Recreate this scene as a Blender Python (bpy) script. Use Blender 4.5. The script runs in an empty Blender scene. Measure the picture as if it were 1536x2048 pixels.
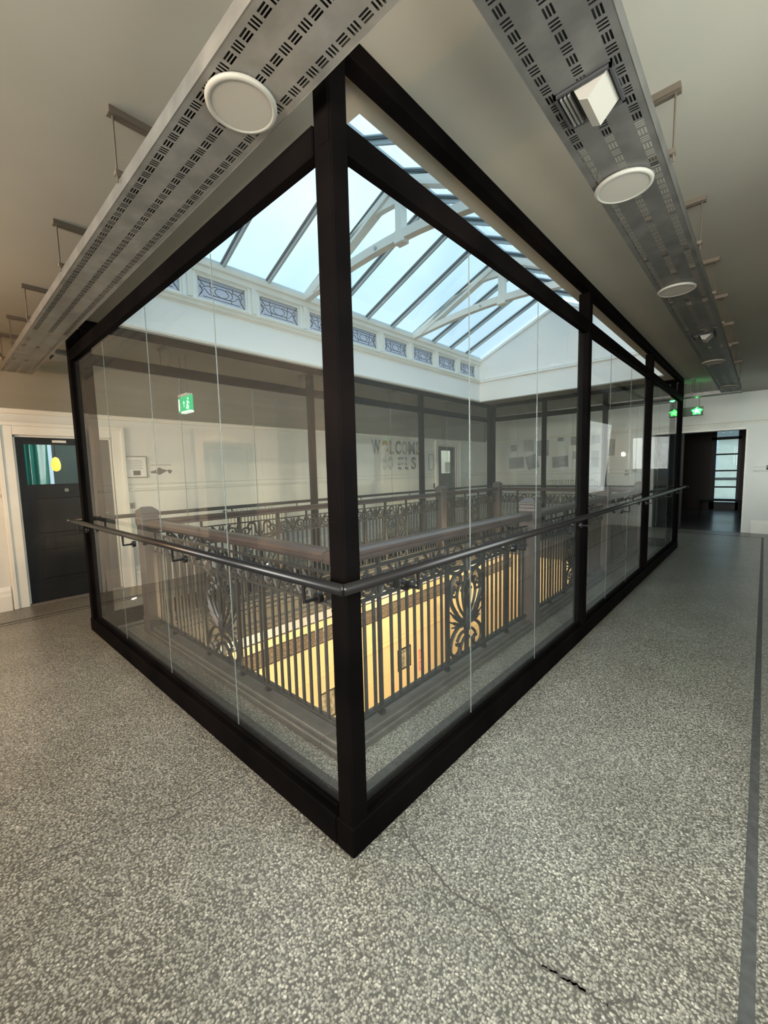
import bpy, bmesh, math, random
from mathutils import Matrix, Vector
random.seed(7)
S = bpy.context.scene
COL = S.collection
PI = math.pi

# ---------------------------------------------------------------- camera
cd = bpy.data.cameras.new('camera'); cam = bpy.data.objects.new('camera', cd); COL.objects.link(cam)
R = Matrix(((0.73978961, -0.04665369, 0.67121887), (0.67240145, 0.08720391, -0.73503181), (-0.02424097, 0.99509744, 0.09588256)))
cam.matrix_world = Matrix.Translation((1.10979162, -0.99388742, 1.5)) @ R.to_4x4()
cd.sensor_fit = 'VERTICAL'; cd.sensor_height = 24.0; cd.lens = 24.0 * 833.3313 / 2048.0
cd.clip_start = 0.02; cd.clip_end = 300
S.camera = cam

# ---------------------------------------------------------------- world: bright overcast sky
W = bpy.data.worlds.new('sky'); S.world = W; W.use_nodes = True
nt = W.node_tree; nt.nodes.clear()
def wn(t, **k):
    n = nt.nodes.new(t)
    for a, b in k.items(): setattr(n, a, b)
    return n
wo = wn('ShaderNodeOutputWorld'); bg = wn('ShaderNodeBackground'); tc = wn('ShaderNodeTexCoord')
ns = wn('ShaderNodeTexNoise'); ns.inputs['Scale'].default_value = 2.2; ns.inputs['Detail'].default_value = 5
rp = wn('ShaderNodeValToRGB')
rp.color_ramp.elements[0].position = 0.35; rp.color_ramp.elements[0].color = (0.34, 0.52, 0.66, 1)
rp.color_ramp.elements[1].position = 0.65; rp.color_ramp.elements[1].color = (0.56, 0.73, 0.83, 1)
nt.links.new(tc.outputs['Generated'], ns.inputs['Vector']); nt.links.new(ns.outputs['Fac'], rp.inputs['Fac'])
# overcast sky: three times brighter at the zenith than at the horizon (CIE overcast)
sx = wn('ShaderNodeSeparateXYZ'); mr = wn('ShaderNodeMapRange'); mr.inputs['From Min'].default_value = 0; mr.inputs['From Max'].default_value = 1
mr.inputs['To Min'].default_value = 0.5; mr.inputs['To Max'].default_value = 1.26
mc = wn('ShaderNodeMix', data_type='RGBA', blend_type='MULTIPLY'); mc.inputs[0].default_value = 1
nt.links.new(tc.outputs['Generated'], sx.inputs[0]); nt.links.new(sx.outputs['Z'], mr.inputs['Value'])
nt.links.new(rp.outputs['Color'], mc.inputs[6]); nt.links.new(mr.outputs['Result'], mc.inputs[7]); nt.links.new(mc.outputs[2], bg.inputs['Color']); nt.links.new(bg.outputs['Background'], wo.inputs['Surface'])
bg.inputs['Strength'].default_value = 2.65

# ---------------------------------------------------------------- large lights (fill added at made-up windows out of view, hall lamps below)
def area(name, loc, target, sx, sy, power, colr):
    l = bpy.data.lights.new(name, 'AREA'); l.shape = 'RECTANGLE'; l.size = sx; l.size_y = sy; l.energy = power; l.color = colr; l.spread = math.radians(125)
    o = bpy.data.objects.new(name, l); COL.objects.link(o); o.location = loc
    o.rotation_euler = (Vector(target) - Vector(loc)).to_track_quat('-Z', 'Y').to_euler(); return o
area('window_light', (1.70, -2.05, 1.75), (-3, -1.6, -.6), 1.5, 1.5, 12, (1.0, 0.96, 0.86))
area('window_light', (1.70, .45, 1.85), (-5, 1.6, .6), 1.4, 1.5, 88, (0.93, 1.0, 0.97)).data.spread = math.radians(165)
area('window_light', (0.5, -3.12, 2.0), (.7, 9, 1.5), 1.7, 1.3, 104, (1.0, 0.99, 0.92)).data.spread = math.radians(95)
area('window_light', (-2.2, -3.12, 2.0), (-1.9, 6, .9), 1.7, 1.3, 60, (0.97, 0.99, 0.95)).data.spread = math.radians(105)
area('window_light', (1.70, 9.5, 1.7), (-4, 9.3, 1.2), 1.7, 1.6, 12, (0.94, 1.0, 0.95)).data.spread = PI
S.view_settings.view_transform = 'Standard'; S.view_settings.look = 'None'
S.view_settings.gamma = 1.0; S.view_settings.use_curve_mapping = False
S.view_settings.exposure = 0.0
S.cycles.transparent_max_bounces = 24; S.cycles.max_bounces = 8; S.cycles.diffuse_bounces = 5; S.cycles.glossy_bounces = 4

# ---------------------------------------------------------------- materials
def mat(name, color=(.8, .8, .8), rough=.5, metal=0., noise=None, emis=None, estr=0., spec=.5, bump=None):
    m = bpy.data.materials.new(name); m.use_nodes = True; t = m.node_tree; b = t.nodes['Principled BSDF']
    b.inputs['Base Color'].default_value = (*color, 1); b.inputs['Roughness'].default_value = rough; b.inputs['Metallic'].default_value = metal
    b.inputs['Specular IOR Level'].default_value = spec
    if noise:
        c2, sc, det = noise
        co = t.nodes.new('ShaderNodeTexCoord'); n = t.nodes.new('ShaderNodeTexNoise'); n.inputs['Scale'].default_value = sc; n.inputs['Detail'].default_value = det
        r = t.nodes.new('ShaderNodeValToRGB'); r.color_ramp.elements[0].position = .35; r.color_ramp.elements[1].position = .65
        r.color_ramp.elements[0].color = (*color, 1); r.color_ramp.elements[1].color = (*c2, 1)
        t.links.new(co.outputs['Object'], n.inputs['Vector']); t.links.new(n.outputs['Fac'], r.inputs['Fac']); t.links.new(r.outputs['Color'], b.inputs['Base Color'])
        if bump:
            bp = t.nodes.new('ShaderNodeBump'); bp.inputs['Strength'].default_value = bump; bp.inputs['Distance'].default_value = .004
            t.links.new(n.outputs['Fac'], bp.inputs['Height']); t.links.new(bp.outputs['Normal'], b.inputs['Normal'])
    if emis: b.inputs['Emission Color'].default_value = (*emis, 1); b.inputs['Emission Strength'].default_value = estr
    return m
M = {}
M['wall'] = mat('painted_plaster', (.70, .71, .67), .5, noise=((.66, .67, .63), 1.3, 3))
M['well'] = mat('white_plaster', (.82, .83, .80), .5, noise=((.78, .79, .77), 1.0, 4))
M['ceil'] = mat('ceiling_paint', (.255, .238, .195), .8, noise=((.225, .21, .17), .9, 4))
M['trimw'] = mat('white_gloss_paint', (.80, .79, .72), .35, noise=((.75, .74, .67), 3, 3))
M['black'] = mat('black_frame_paint', (.0022, .002, .002), .5, noise=((.005, .0038, .0036), 2, 3), spec=.03)
M['black'].node_tree.nodes['Principled BSDF'].inputs['IOR'].default_value = 1.18
M['rail'] = mat('black_rail', (.009, .008, .008), .3, spec=.3)
M['iron'] = mat('cast_iron', (.014, .013, .013), .42, noise=((.026, .022, .02), 14, 3), spec=.35)
M['wood'] = mat('dark_wood', (.055, .032, .027), .3, noise=((.03, .019, .017), 6, 5))
M['newel'] = mat('brown_painted_newel', (.060, .047, .044), .42, noise=((.075, .06, .055), 5, 3))
M['curb'] = mat('dark_curb', (.055, .050, .044), .5, noise=((.078, .07, .06), 10, 4))
M['stripe'] = mat('dark_inlay', (.05, .05, .048), .55, noise=((.07, .07, .067), 30, 4), spec=.2)
M['crack'] = mat('crack_fill', (.06, .052, .045), .9)
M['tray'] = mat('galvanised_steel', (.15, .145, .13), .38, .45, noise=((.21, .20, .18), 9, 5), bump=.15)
M['trayd'] = mat('dull_steel', (.075, .073, .066), .42, .4, noise=((.11, .105, .095), 9, 5), bump=.15)  # same steel as the other trays, dimmer lighting put into its colour
M['rod'] = mat('steel_rod', (.16, .13, .10), .5, .6)
M['panel'] = mat('lamp_diffuser', (.20, .185, .155), .7)
M['panelrim'] = mat('lamp_rim', (.21, .20, .17), .6)
M['dark'] = mat('dark_void', (.015, .015, .015), .8)
M['doorb'] = mat('black_door_paint', (.014, .0145, .016), .42, noise=((.018, .019, .02), 3, 2), spec=.25)
M['doorg'] = mat('grey_door_paint', (.07, .072, .07), .45, noise=((.085, .085, .08), 4, 2))
M['rad'] = mat('radiator_enamel', (.74, .73, .64), .35)
M['lower'] = mat('cream_wall', (.78, .66, .40), .55, noise=((.80, .62, .38), 1.1, 3))
M['lowerw'] = mat('lower_white_wall', (.50, .52, .60), .6)
M['lfloor'] = mat('lower_floor', (.16, .14, .12), .4)
M['lead'] = mat('lead_came', (.03, .032, .035), .5)
M['gasket'] = mat('bar_gasket', (.06, .075, .08), .5)
M['bar'] = mat('glazing_bar_paint', (.42, .48, .50), .4)
M['paper'] = mat('paper', (.78, .80, .78), .7)
M['print'] = mat('grey_print', (.22, .25, .26), .5, noise=((.33, .36, .36), 6, 3))
M['green'] = mat('exit_green', (.0, .35, .12), .4, emis=(.02, .62, .26), estr=.75)
M['signw'] = mat('exit_white', (.9, .95, .9), .4, emis=(.75, 1, .85), estr=.8)
M['greenlit'] = mat('exit_green_bright', (.05, .7, .15), .4, emis=(.03, .95, .16), estr=1.6)
M['starw'] = mat('exit_symbol_bright', (.5, 1, .6), .4, emis=(.35, 1, .45), estr=2.2)
M['red'] = mat('red_paint', (.45, .03, .03), .35)
M['pinkp'] = mat('red_poster', (.75, .14, .14), .5, noise=((.8, .45, .40), 8, 2))
M['art'] = mat('framed_picture', (.15, .14, .10), .4, noise=((.55, .50, .40), 9, 4))
M['curtain'] = mat('teal_curtain', (.02, .24, .20), .7)
M['blind'] = mat('dark_blind', (.06, .075, .08), .7)
M['amber'] = mat('amber_lamp', (.9, .6, .1), .4, emis=(1, .6, .08), estr=1.6)
M['plastic'] = mat('white_plastic', (.75, .75, .70), .4)
M['brown'] = mat('dark_panel_wall', (.05, .032, .026), .6)
M['dpanel'] = mat('dark_corridor_floor', (.09, .08, .08), .22)
M['out'] = mat('rendered_house', (.85, .82, .70), .8, noise=((.75, .72, .60), 2, 3))
M['asph'] = mat('tarmac', (.45, .45, .42), .9)

def glassmat(name, tint, dirt=.03, dirtcol=(.5, .52, .5), rough=0.0, refl=1.0, translucent=0.):
    m = bpy.data.materials.new(name); m.use_nodes = True; t = m.node_tree; t.nodes.clear()
    o = t.nodes.new('ShaderNodeOutputMaterial'); tr = t.nodes.new('ShaderNodeBsdfTransparent'); tr.inputs[0].default_value = (*tint, 1)
    gl = t.nodes.new('ShaderNodeBsdfGlossy'); gl.inputs['Roughness'].default_value = rough; gl.inputs['Color'].default_value = (.9, .9, .9, 1)
    df = t.nodes.new('ShaderNodeBsdfDiffuse' if not translucent else 'ShaderNodeBsdfTranslucent'); df.inputs['Color'].default_value = (*dirtcol, 1)
    fr = t.nodes.new('ShaderNodeFresnel'); fr.inputs['IOR'].default_value = 1.45
    mu = t.nodes.new('ShaderNodeMath'); mu.operation = 'MULTIPLY'; mu.inputs[1].default_value = refl
    m1 = t.nodes.new('ShaderNodeMixShader'); m2 = t.nodes.new('ShaderNodeMixShader')
    ge = t.nodes.new('ShaderNodeNewGeometry'); iv = t.nodes.new('ShaderNodeMath'); iv.operation = 'SUBTRACT'; iv.inputs[0].default_value = 1
    m0 = t.nodes.new('ShaderNodeMath'); m0.operation = 'MULTIPLY'      # reflect once, at the outer face of the pane
    t.links.new(ge.outputs['Backfacing'], iv.inputs[1]); t.links.new(fr.outputs[0], mu.inputs[0])
    t.links.new(mu.outputs[0], m0.inputs[0]); t.links.new(iv.outputs[0], m0.inputs[1]); t.links.new(m0.outputs[0], m2.inputs[0])
    m1.inputs[0].default_value = translucent or dirt
    t.links.new(tr.outputs[0], m1.inputs[1]); t.links.new(df.outputs[0], m1.inputs[2])
    t.links.new(m1.outputs[0], m2.inputs[1]); t.links.new(gl.outputs[0], m2.inputs[2]); t.links.new(m2.outputs[0], o.inputs['Surface'])
    return m
M['glass'] = glassmat('partition_glass', (.975, .985, .98), .012, refl=.85)
M['joint'] = glassmat('glass_edge_joint', (.7, .75, .72), .5, (.26, .28, .27), refl=.25)
M['roofglass'] = glassmat('roof_glass', (.93, .96, .97), .06, (.6, .65, .66))
M['leadglass'] = glassmat('obscured_glass', (.55, .55, .60), .25, (.75, .75, .78), translucent=.5)
M['paneglass'] = glassmat('door_glass', (.9, .93, .92), .02)

def terrazzo():
    m = bpy.data.materials.new('terrazzo'); m.use_nodes = True; t = m.node_tree; b = t.nodes['Principled BSDF']
    co = t.nodes.new('ShaderNodeTexCoord'); wv = t.nodes.new('ShaderNodeTexNoise'); wv.inputs['Scale'].default_value = 60
    add = t.nodes.new('ShaderNodeMix'); add.data_type = 'VECTOR'; add.inputs[0].default_value = .012
    v = t.nodes.new('ShaderNodeTexVoronoi'); v.inputs['Scale'].default_value = 118
    t.links.new(co.outputs['Object'], wv.inputs['Vector']); t.links.new(co.outputs['Object'], add.inputs[4]); t.links.new(wv.outputs['Color'], add.inputs[5])
    t.links.new(add.outputs[1], v.inputs['Vector'])
    sp = t.nodes.new('ShaderNodeSeparateColor'); t.links.new(v.outputs['Color'], sp.inputs[0])
    r = t.nodes.new('ShaderNodeValToRGB'); els = r.color_ramp.elements
    els[0].position = 0; els[0].color = (.17, .16, .135, 1); els[1].position = 1; els[1].color = (.52, .49, .42, 1)
    for p, c in ((.12, (.20, .19, .16)), (.45, (.27, .26, .22)), (.75, (.33, .315, .265)), (.93, (.42, .395, .33))):
        e = els.new(p); e.color = (*c, 1)
    t.links.new(sp.outputs[0], r.inputs['Fac'])
    gr = t.nodes.new('ShaderNodeValToRGB'); gr.color_ramp.elements[0].position = .37; gr.color_ramp.elements[1].position = .66
    gr.color_ramp.elements[0].color = (0, 0, 0, 1); gr.color_ramp.elements[1].color = (1, 1, 1, 1)
    t.links.new(v.outputs['Distance'], gr.inputs['Fac'])
    mx = t.nodes.new('ShaderNodeMix'); mx.data_type = 'RGBA'; mx.inputs[7].default_value = (.085, .08, .068, 1)
    t.links.new(gr.outputs[0], mx.inputs[0]); t.links.new(r.outputs[0], mx.inputs[6])
    n = t.nodes.new('ShaderNodeTexNoise'); n.inputs['Scale'].default_value = 1.6; n.inputs['Detail'].default_value = 6
    t.links.new(co.outputs['Object'], n.inputs['Vector'])
    n2 = t.nodes.new('ShaderNodeValToRGB'); n2.color_ramp.elements[0].position = .3; n2.color_ramp.elements[1].position = .7
    n2.color_ramp.elements[0].color = (.72, .71, .68, 1); n2.color_ramp.elements[1].color = (1.0, 1.0, .985, 1)
    t.links.new(n.outputs['Fac'], n2.inputs['Fac'])
    ml = t.nodes.new('ShaderNodeMix'); ml.data_type = 'RGBA'; ml.blend_type = 'MULTIPLY'; ml.inputs[0].default_value = 1
    t.links.new(mx.outputs[2], ml.inputs[6]); t.links.new(n2.outputs[0], ml.inputs[7]); t.links.new(ml.outputs[2], b.inputs['Base Color'])
    b.inputs['Roughness'].default_value = .34; b.inputs['Specular IOR Level'].default_value = .45
    return m
M['terr'] = terrazzo()
def tileband():
    m = bpy.data.materials.new('patterned_tiles'); m.use_nodes = True; t = m.node_tree; b = t.nodes['Principled BSDF']
    co = t.nodes.new('ShaderNodeTexCoord'); v = t.nodes.new('ShaderNodeTexVoronoi'); v.inputs['Scale'].default_value = 26
    r = t.nodes.new('ShaderNodeValToRGB'); r.color_ramp.elements[0].color = (.035, .03, .025, 1); r.color_ramp.elements[1].color = (.26, .20, .15, 1)
    t.links.new(co.outputs['Object'], v.inputs['Vector']); t.links.new(v.outputs['Distance'], r.inputs['Fac']); t.links.new(r.outputs[0], b.inputs['Base Color'])
    b.inputs['Roughness'].default_value = .3
    return m
M['tile'] = tileband()

# ---------------------------------------------------------------- mesh helpers
class MB:
    def __init__(s): s.v = []; s.f = []
    def add(s, vs, fs):
        n = len(s.v); s.v += [tuple(v) for v in vs]; s.f += [tuple(i + n for i in f) for f in fs]; return s
    def box(s, x0, x1, y0, y1, z0, z1):
        x0, x1 = sorted((x0, x1)); y0, y1 = sorted((y0, y1)); z0, z1 = sorted((z0, z1))
        return s.add([(x0, y0, z0), (x1, y0, z0), (x1, y1, z0), (x0, y1, z0), (x0, y0, z1), (x1, y0, z1), (x1, y1, z1), (x0, y1, z1)],
                     [(3, 2, 1, 0), (4, 5, 6, 7), (0, 1, 5, 4), (1, 2, 6, 5), (2, 3, 7, 6), (3, 0, 4, 7)])
    def bbox(s, x0, x1, y0, y1, z0, z1, b=.004):
        """box with bevelled vertical and horizontal edges"""
        bm = bmesh.new(); bmesh.ops.create_cube(bm, size=1)
        for v in bm.verts: v.co = ((x0 + x1) / 2 + v.co.x * abs(x1 - x0), (y0 + y1) / 2 + v.co.y * abs(y1 - y0), (z0 + z1) / 2 + v.co.z * abs(z1 - z0))
        bmesh.ops.bevel(bm, geom=bm.edges[:], offset=b, segments=1, affect='EDGES')
        bm.verts.index_update(); s.add([v.co[:] for v in bm.verts], [[v.index for v in f.verts] for f in bm.faces]); bm.free(); return s
    def tube(s, pts, r, n=6, closed=False):
        pts = [Vector(p) for p in pts]; m = len(pts); rr = r if isinstance(r, (list, tuple)) else [r] * m
        up = Vector((0, 0, 1)); base = len(s.v); vs = []; fs = []
        for i, p in enumerate(pts):
            a = pts[i - 1] if (i > 0 or closed) else p; b = pts[(i + 1) % m] if (i < m - 1 or closed) else p
            d = (b - a).normalized() if (b - a).length > 1e-9 else Vector((1, 0, 0))
            u = d.cross(up); u = d.cross(Vector((0, 1, 0))) if u.length < .05 else u
            u.normalize(); w = d.cross(u).normalized()
            if i > 0 and u.dot(pu) < 0: u = -u; w = -w
            if i > 0 and abs(u.dot(pu)) < .5 and abs(w.dot(pu)) > .5:
                u, w = (w, -u) if w.dot(pu) > 0 else (-w, u)
            pu = u
            vs += [p + (u * math.cos(2 * PI * k / n + PI / n) + w * math.sin(2 * PI * k / n + PI / n)) * rr[i] for k in range(n)]
        for i in range(m if closed else m - 1):
            for k in range(n):
                a = i * n + k; b = i * n + (k + 1) % n; c = ((i + 1) % m) * n + (k + 1) % n; d = ((i + 1) % m) * n + k
                fs.append((a, b, c, d))
        if not closed: fs += [tuple(range(n - 1, -1, -1)), tuple((m - 1) * n + k for k in range(n))]
        return s.add(vs, fs)
    def disc(s, c, axis, r, h, n=32):
        c = Vector(c); ax = Vector(axis).normalized(); u = ax.orthogonal().normalized(); w = ax.cross(u)
        vs = [c + (u * math.cos(2 * PI * k / n) + w * math.sin(2 * PI * k / n)) * r for k in range(n)]
        vs += [v + ax * h for v in vs]
        return s.add(vs, [tuple(range(n - 1, -1, -1)), tuple(range(n, 2 * n))] + [(k, (k + 1) % n, n + (k + 1) % n, n + k) for k in range(n)])
    def prism(s, poly, fn, a, b):
        """poly of (p,q), fn(p,q,t) -> xyz, extruded t from a to b"""
        n = len(poly); vs = [fn(p, q, a) for p, q in poly] + [fn(p, q, b) for p, q in poly]
        return s.add(vs, [tuple(range(n - 1, -1, -1)), tuple(range(n, 2 * n))] + [(k, (k + 1) % n, n + (k + 1) % n, n + k) for k in range(n)])
    def mesh(s, name, m=None, smooth=False):
        me = bpy.data.meshes.new(name); me.from_pydata(s.v, [], s.f)
        bm = bmesh.new(); bm.from_mesh(me); bmesh.ops.recalc_face_normals(bm, faces=bm.faces[:]); bm.to_mesh(me); bm.free()
        if m: me.materials.append(M[m])
        if smooth:
            for p in me.polygons: p.use_smooth = True
        return me
    def build(s, name, m, parent=None, smooth=False, **kw):
        return link(name, s.mesh(name, m, smooth), parent, **kw)

def link(name, me, parent=None, loc=(0, 0, 0), rot=None, label=None, kind=None):
    o = bpy.data.objects.new(name, me); COL.objects.link(o); o.location = loc
    if rot: o.rotation_euler = rot
    if parent:
        o.parent = parent
        base = parent
        T = Matrix.Identity(4)
        chain = []
        while base: chain.append(base); base = base.parent
        for c in reversed(chain): T = T @ (c.matrix_parent_inverse if c.parent else Matrix.Identity(4)) @ c.matrix_basis
        o.matrix_parent_inverse = T.inverted()
    if label: o['label'] = label
    if kind: o['kind'] = kind
    return o
def thing(name, label, cat, loc=(0, 0, 0), group=None):
    o = bpy.data.objects.new(name, None); COL.objects.link(o); o.location = loc; o.empty_display_size = .1
    o['label'] = label; o['category'] = cat
    if group: o['group'] = group
    return o
def tag(o, label, cat, group=None):
    o['label'] = label; o['category'] = cat
    if group: o['group'] = group
    return o
def st(name, mb, m, parent=None, **k):
    o = mb.build(name, m, parent, **k)
    if not parent: o['kind'] = 'structure'
    return o
def catmull(P, k=6):
    P = [Vector(p) for p in P]; out = []
    for i in range(len(P) - 1):
        p0 = P[max(i - 1, 0)]; p1 = P[i]; p2 = P[i + 1]; p3 = P[min(i + 2, len(P) - 1)]
        for j in range(k):
            t = j / k; out.append(.5 * ((2 * p1) + (p2 - p0) * t + (2 * p0 - 5 * p1 + 4 * p2 - p3) * t * t + (3 * p1 - p0 - 3 * p2 + p3) * t ** 3))
    out.append(P[-1]); return out

# ---------------------------------------------------------------- dimensions
XL = -3.80; YP = (0.0, 2.82, 5.43, 8.14)          # glass enclosure
ZC = 3.0; WX0, WX1, WY0, WY1 = -3.72, -.22, .37, 7.58  # ceiling opening
VX0, VX1, VY0, VY1 = -3.16, -.60, .50, 7.38        # stair void
XW, XE, YS, YN = -5.33, 1.78, -3.2, 10.87           # room

def slab(x0, x1, y0, y1, z0, z1, hx0, hx1, hy0, hy1):
    m = MB(); m.box(x0, hx0, y0, y1, z0, z1); m.box(hx1, x1, y0, y1, z0, z1); m.box(hx0, hx1, y0, hy0, z0, z1); m.box(hx0, hx1, hy1, y1, z0, z1); return m
floor = st('floor', slab(XW - .3, XE + .2, YS - .2, YN, -.32, 0, VX0, VX1, VY0, VY1), 'terr')
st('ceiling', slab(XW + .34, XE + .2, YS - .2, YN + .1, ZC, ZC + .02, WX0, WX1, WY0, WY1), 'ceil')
# coved junction of ceiling and west wall
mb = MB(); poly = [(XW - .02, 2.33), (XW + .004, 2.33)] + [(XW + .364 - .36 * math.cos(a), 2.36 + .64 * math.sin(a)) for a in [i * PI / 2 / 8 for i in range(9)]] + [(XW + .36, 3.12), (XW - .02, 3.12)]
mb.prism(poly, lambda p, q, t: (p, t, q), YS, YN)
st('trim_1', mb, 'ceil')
# floor stripes
def stripe(n, x0, x1, y0, y1): st('trim_%d' % n, MB().box(x0, x1, y0, y1, -.004, .0015), 'stripe')
stripe(2, -.255, -.195, .175, 7.96); stripe(3, -3.55, -.255, .175, .235); stripe(4, -3.61, -3.55, .175, 7.96); stripe(5, -3.55, -.255, 7.90, 7.96)
stripe(6, 1.125, 1.160, -3.1, 10.25); stripe(7, -4.78, -4.745, -3.1, 10.25); stripe(8, -4.745, 1.125, 10.215, 10.25)
stripe(9, -4.68, -4.66, -3.1, 10.15)

# cracks in the terrazzo (flush with the floor, its parts)
def crack(pts, wmin, wmax, seed, jit=.006):
    rnd = random.Random(seed); P = [Vector((x, y, 0)) for x, y in pts]; C = catmull(P, 9); mb = MB(); L = []; Rr = []
    for i, p in enumerate(C):
        d = (C[min(i + 1, len(C) - 1)] - C[max(i - 1, 0)]).normalized(); n = Vector((-d.y, d.x, 0))
        q = p + n * rnd.uniform(-jit, jit); w = rnd.uniform(wmin, wmax) / 2 * 1.6
        L.append(q + n * w); Rr.append(q - n * w)
    vs = [(v.x, v.y, .0012) for v in L] + [(v.x, v.y, .0012) for v in Rr]; k = len(L)
    mb.add(vs, [(i, i + 1, k + i + 1, k + i) for i in range(k - 1)])
    return mb
crack([(.014, .261), (.10, .215), (.207, .182), (.344, .147), (.438, .16), (.505, .175), (.56, .15), (.595, .135), (.70, .141), (.784, .155), (.849, .159), (.92, .15), (1.0, .19)], .002, .0055, 1).build('crack', 'crack', floor)
crack([(.68, .138), (.74, .149), (.80, .157)], .004, .010, 9).build('crack', 'crack', floor)
crack([(.849, .159), (.885, .20), (.91, .235)], .002, .006, 2).build('crack', 'crack', floor)
crack([(-.956, -.934), (-.977, -.843), (-.951, -.702), (-.925, -.582), (-.88, -.436), (-.818, -.307), (-.816, -.138), (-.804, -.03)], .0012, .004, 3).build('crack', 'crack', floor)
crack([(-.90, -.90), (-.90, -.78), (-.86, -.66), (-.84, -.52), (-.77, -.40), (-.74, -.26), (-.72, -.05)], .001, .003, 4).build('crack', 'crack', floor)
crack([(.864, 1.136), (.97, 1.154), (1.05, 1.15), (1.12, 1.166)], .0015, .0035, 5).build('crack', 'crack', floor)

# ---------------------------------------------------------------- walls with openings
def wall_y(x0, x1, segs, y0, y1, z0, z1):
    """wall along Y with openings (ya,yb,za,zb)"""
    m = MB(); y = y0
    for ya, yb, za, zb in sorted(segs):
        m.box(x0, x1, y, ya, z0, z1); m.box(x0, x1, ya, yb, zb, z1)
        if za > z0: m.box(x0, x1, ya, yb, z0, za)
        y = yb
    m.box(x0, x1, y, y1, z0, z1); return m
def wall_x(y0, y1, segs, x0, x1, z0, z1):
    m = MB(); x = x0
    for xa, xb, za, zb in sorted(segs):
        m.box(x, xa, y0, y1, z0, z1); m.box(xa, xb, y0, y1, zb, z1)
        if za > z0: m.box(xa, xb, y0, y1, z0, za)
        x = xb
    m.box(x, x1, y0, y1, z0, z1); return m
D1 = (-.27, .72, 0, 2.03); D2 = (8.22, 9.16, 0, 2.16); D3 = (-2.75, -1.85, 0, 2.05)
st('wall_left', wall_y(XW - .25, XW, [D1, D2, D3], YS - .2, YN + .2, 0, ZC), 'wall')
OP = (-.95, .78, 0, 2.22)
st('wall_back', wall_x(YN, YN + .25, [OP], XW, XE + .2, 0, ZC + .1), 'wall')
st('wall_right', wall_y(XE, XE + .2, [(-2.9, -1.2, 1.0, 2.5), (-.3, 1.2, 1.0, 2.5), (8.6, 10.4, .9, 2.5)], YS - .2, YN + .2, 0, ZC + .1), 'wall')
st('wall_front', wall_x(YS - .2, YS, [(-3.1, -1.3, .9, 2.5), (-.7, 1.1, .9, 2.5)], XW, XE, 0, ZC + .1), 'wall')
# windows added out of view as sources for the fill lights
def added_window(n, fn, u0, u1, z0, z1):
    fr = MB(); w = .06
    for a, b, c, d in ((u0, u1, z0, z0 + w), (u0, u1, z1 - w, z1), (u0, u0 + w, z0 + w, z1 - w), (u1 - w, u1, z0 + w, z1 - w), ((u0 + u1) / 2 - .02, (u0 + u1) / 2 + .02, z0 + w, z1 - w), (u0 + w, u1 - w, (z0 + z1) / 2 - .02, (z0 + z1) / 2 + .02)):
        fn(fr, a, b, .06, .12, c, d)
    root = fr.build('window_%d' % n, 'trimw'); root['kind'] = 'structure'
    g = MB(); fn(g, u0 + w, u1 - w, .085, .093, z0 + w, z1 - w); g.build('pane', 'paneglass', root)
added_window(1, lambda m, a, b, t0, t1, c, d: m.box(XE + t0, XE + t1, a, b, c, d), -2.9, -1.2, 1.0, 2.5)
added_window(2, lambda m, a, b, t0, t1, c, d: m.box(a, b, YS - t1, YS - t0, c, d), -.7, 1.1, .9, 2.5)
added_window(3, lambda m, a, b, t0, t1, c, d: m.box(XE + t0, XE + t1, a, b, c, d), -.3, 1.2, 1.0, 2.5)
added_window(4, lambda m, a, b, t0, t1, c, d: m.box(a, b, YS - t1, YS - t0, c, d), -3.1, -1.3, .9, 2.5)
added_window(5, lambda m, a, b, t0, t1, c, d: m.box(XE + t0, XE + t1, a, b, c, d), 8.6, 10.4, .9, 2.5)

# mouldings: baseboard, dado rails, picture rail
def runs(a, b, ops):
    out = []; x = a
    for o in sorted(ops):
        out.append((x, o[0] - .16)); x = o[1] + .16
    out.append((x, b)); return out
k = 20
for nm, prof in (('baseboard_left', [(0, 0), (.035, 0), (.035, .17), (.022, .20), (.022, .23), (.012, .27), (0, .28)]),
                 ('trim', [(0, 1.315), (.022, 1.32), (.028, 1.335), (.022, 1.35), (0, 1.355)]),
                 ('trim', [(0, 1.40), (.014, 1.403), (.016, 1.412), (0, 1.42)]),
                 ('trim', [(0, 2.27), (.02, 2.275), (.035, 2.30), (.03, 2.325), (0, 2.335)])):
    mb = MB()
    for a, b in (runs(YS, YN, [D1, D2, D3]) if nm != 'trim' or prof[0][1] < 2.2 else [(YS, YN)]):
        mb.prism(prof, lambda p, q, t: (XW + p, t, q), a, b)
    st(nm if nm != 'trim' else 'trim_%d' % k, mb, 'trimw' if nm != 'trim' or prof[0][1] > 2.2 else 'wall'); k += 1
    mb = MB()
    for a, b in (runs(XW, XE, [OP]) if prof[0][1] < 2.2 else [(XW, XE)]):
        z = .05 if prof[0][1] > 2.2 else 0
        mb.prism(prof, lambda p, q, t: (t, YN - p, q + z), a, b)
    st(nm.replace('left', 'back') if nm != 'trim' else 'trim_%d' % k, mb, 'trimw' if nm != 'trim' or prof[0][1] > 2.2 else 'wall'); k += 1
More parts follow.
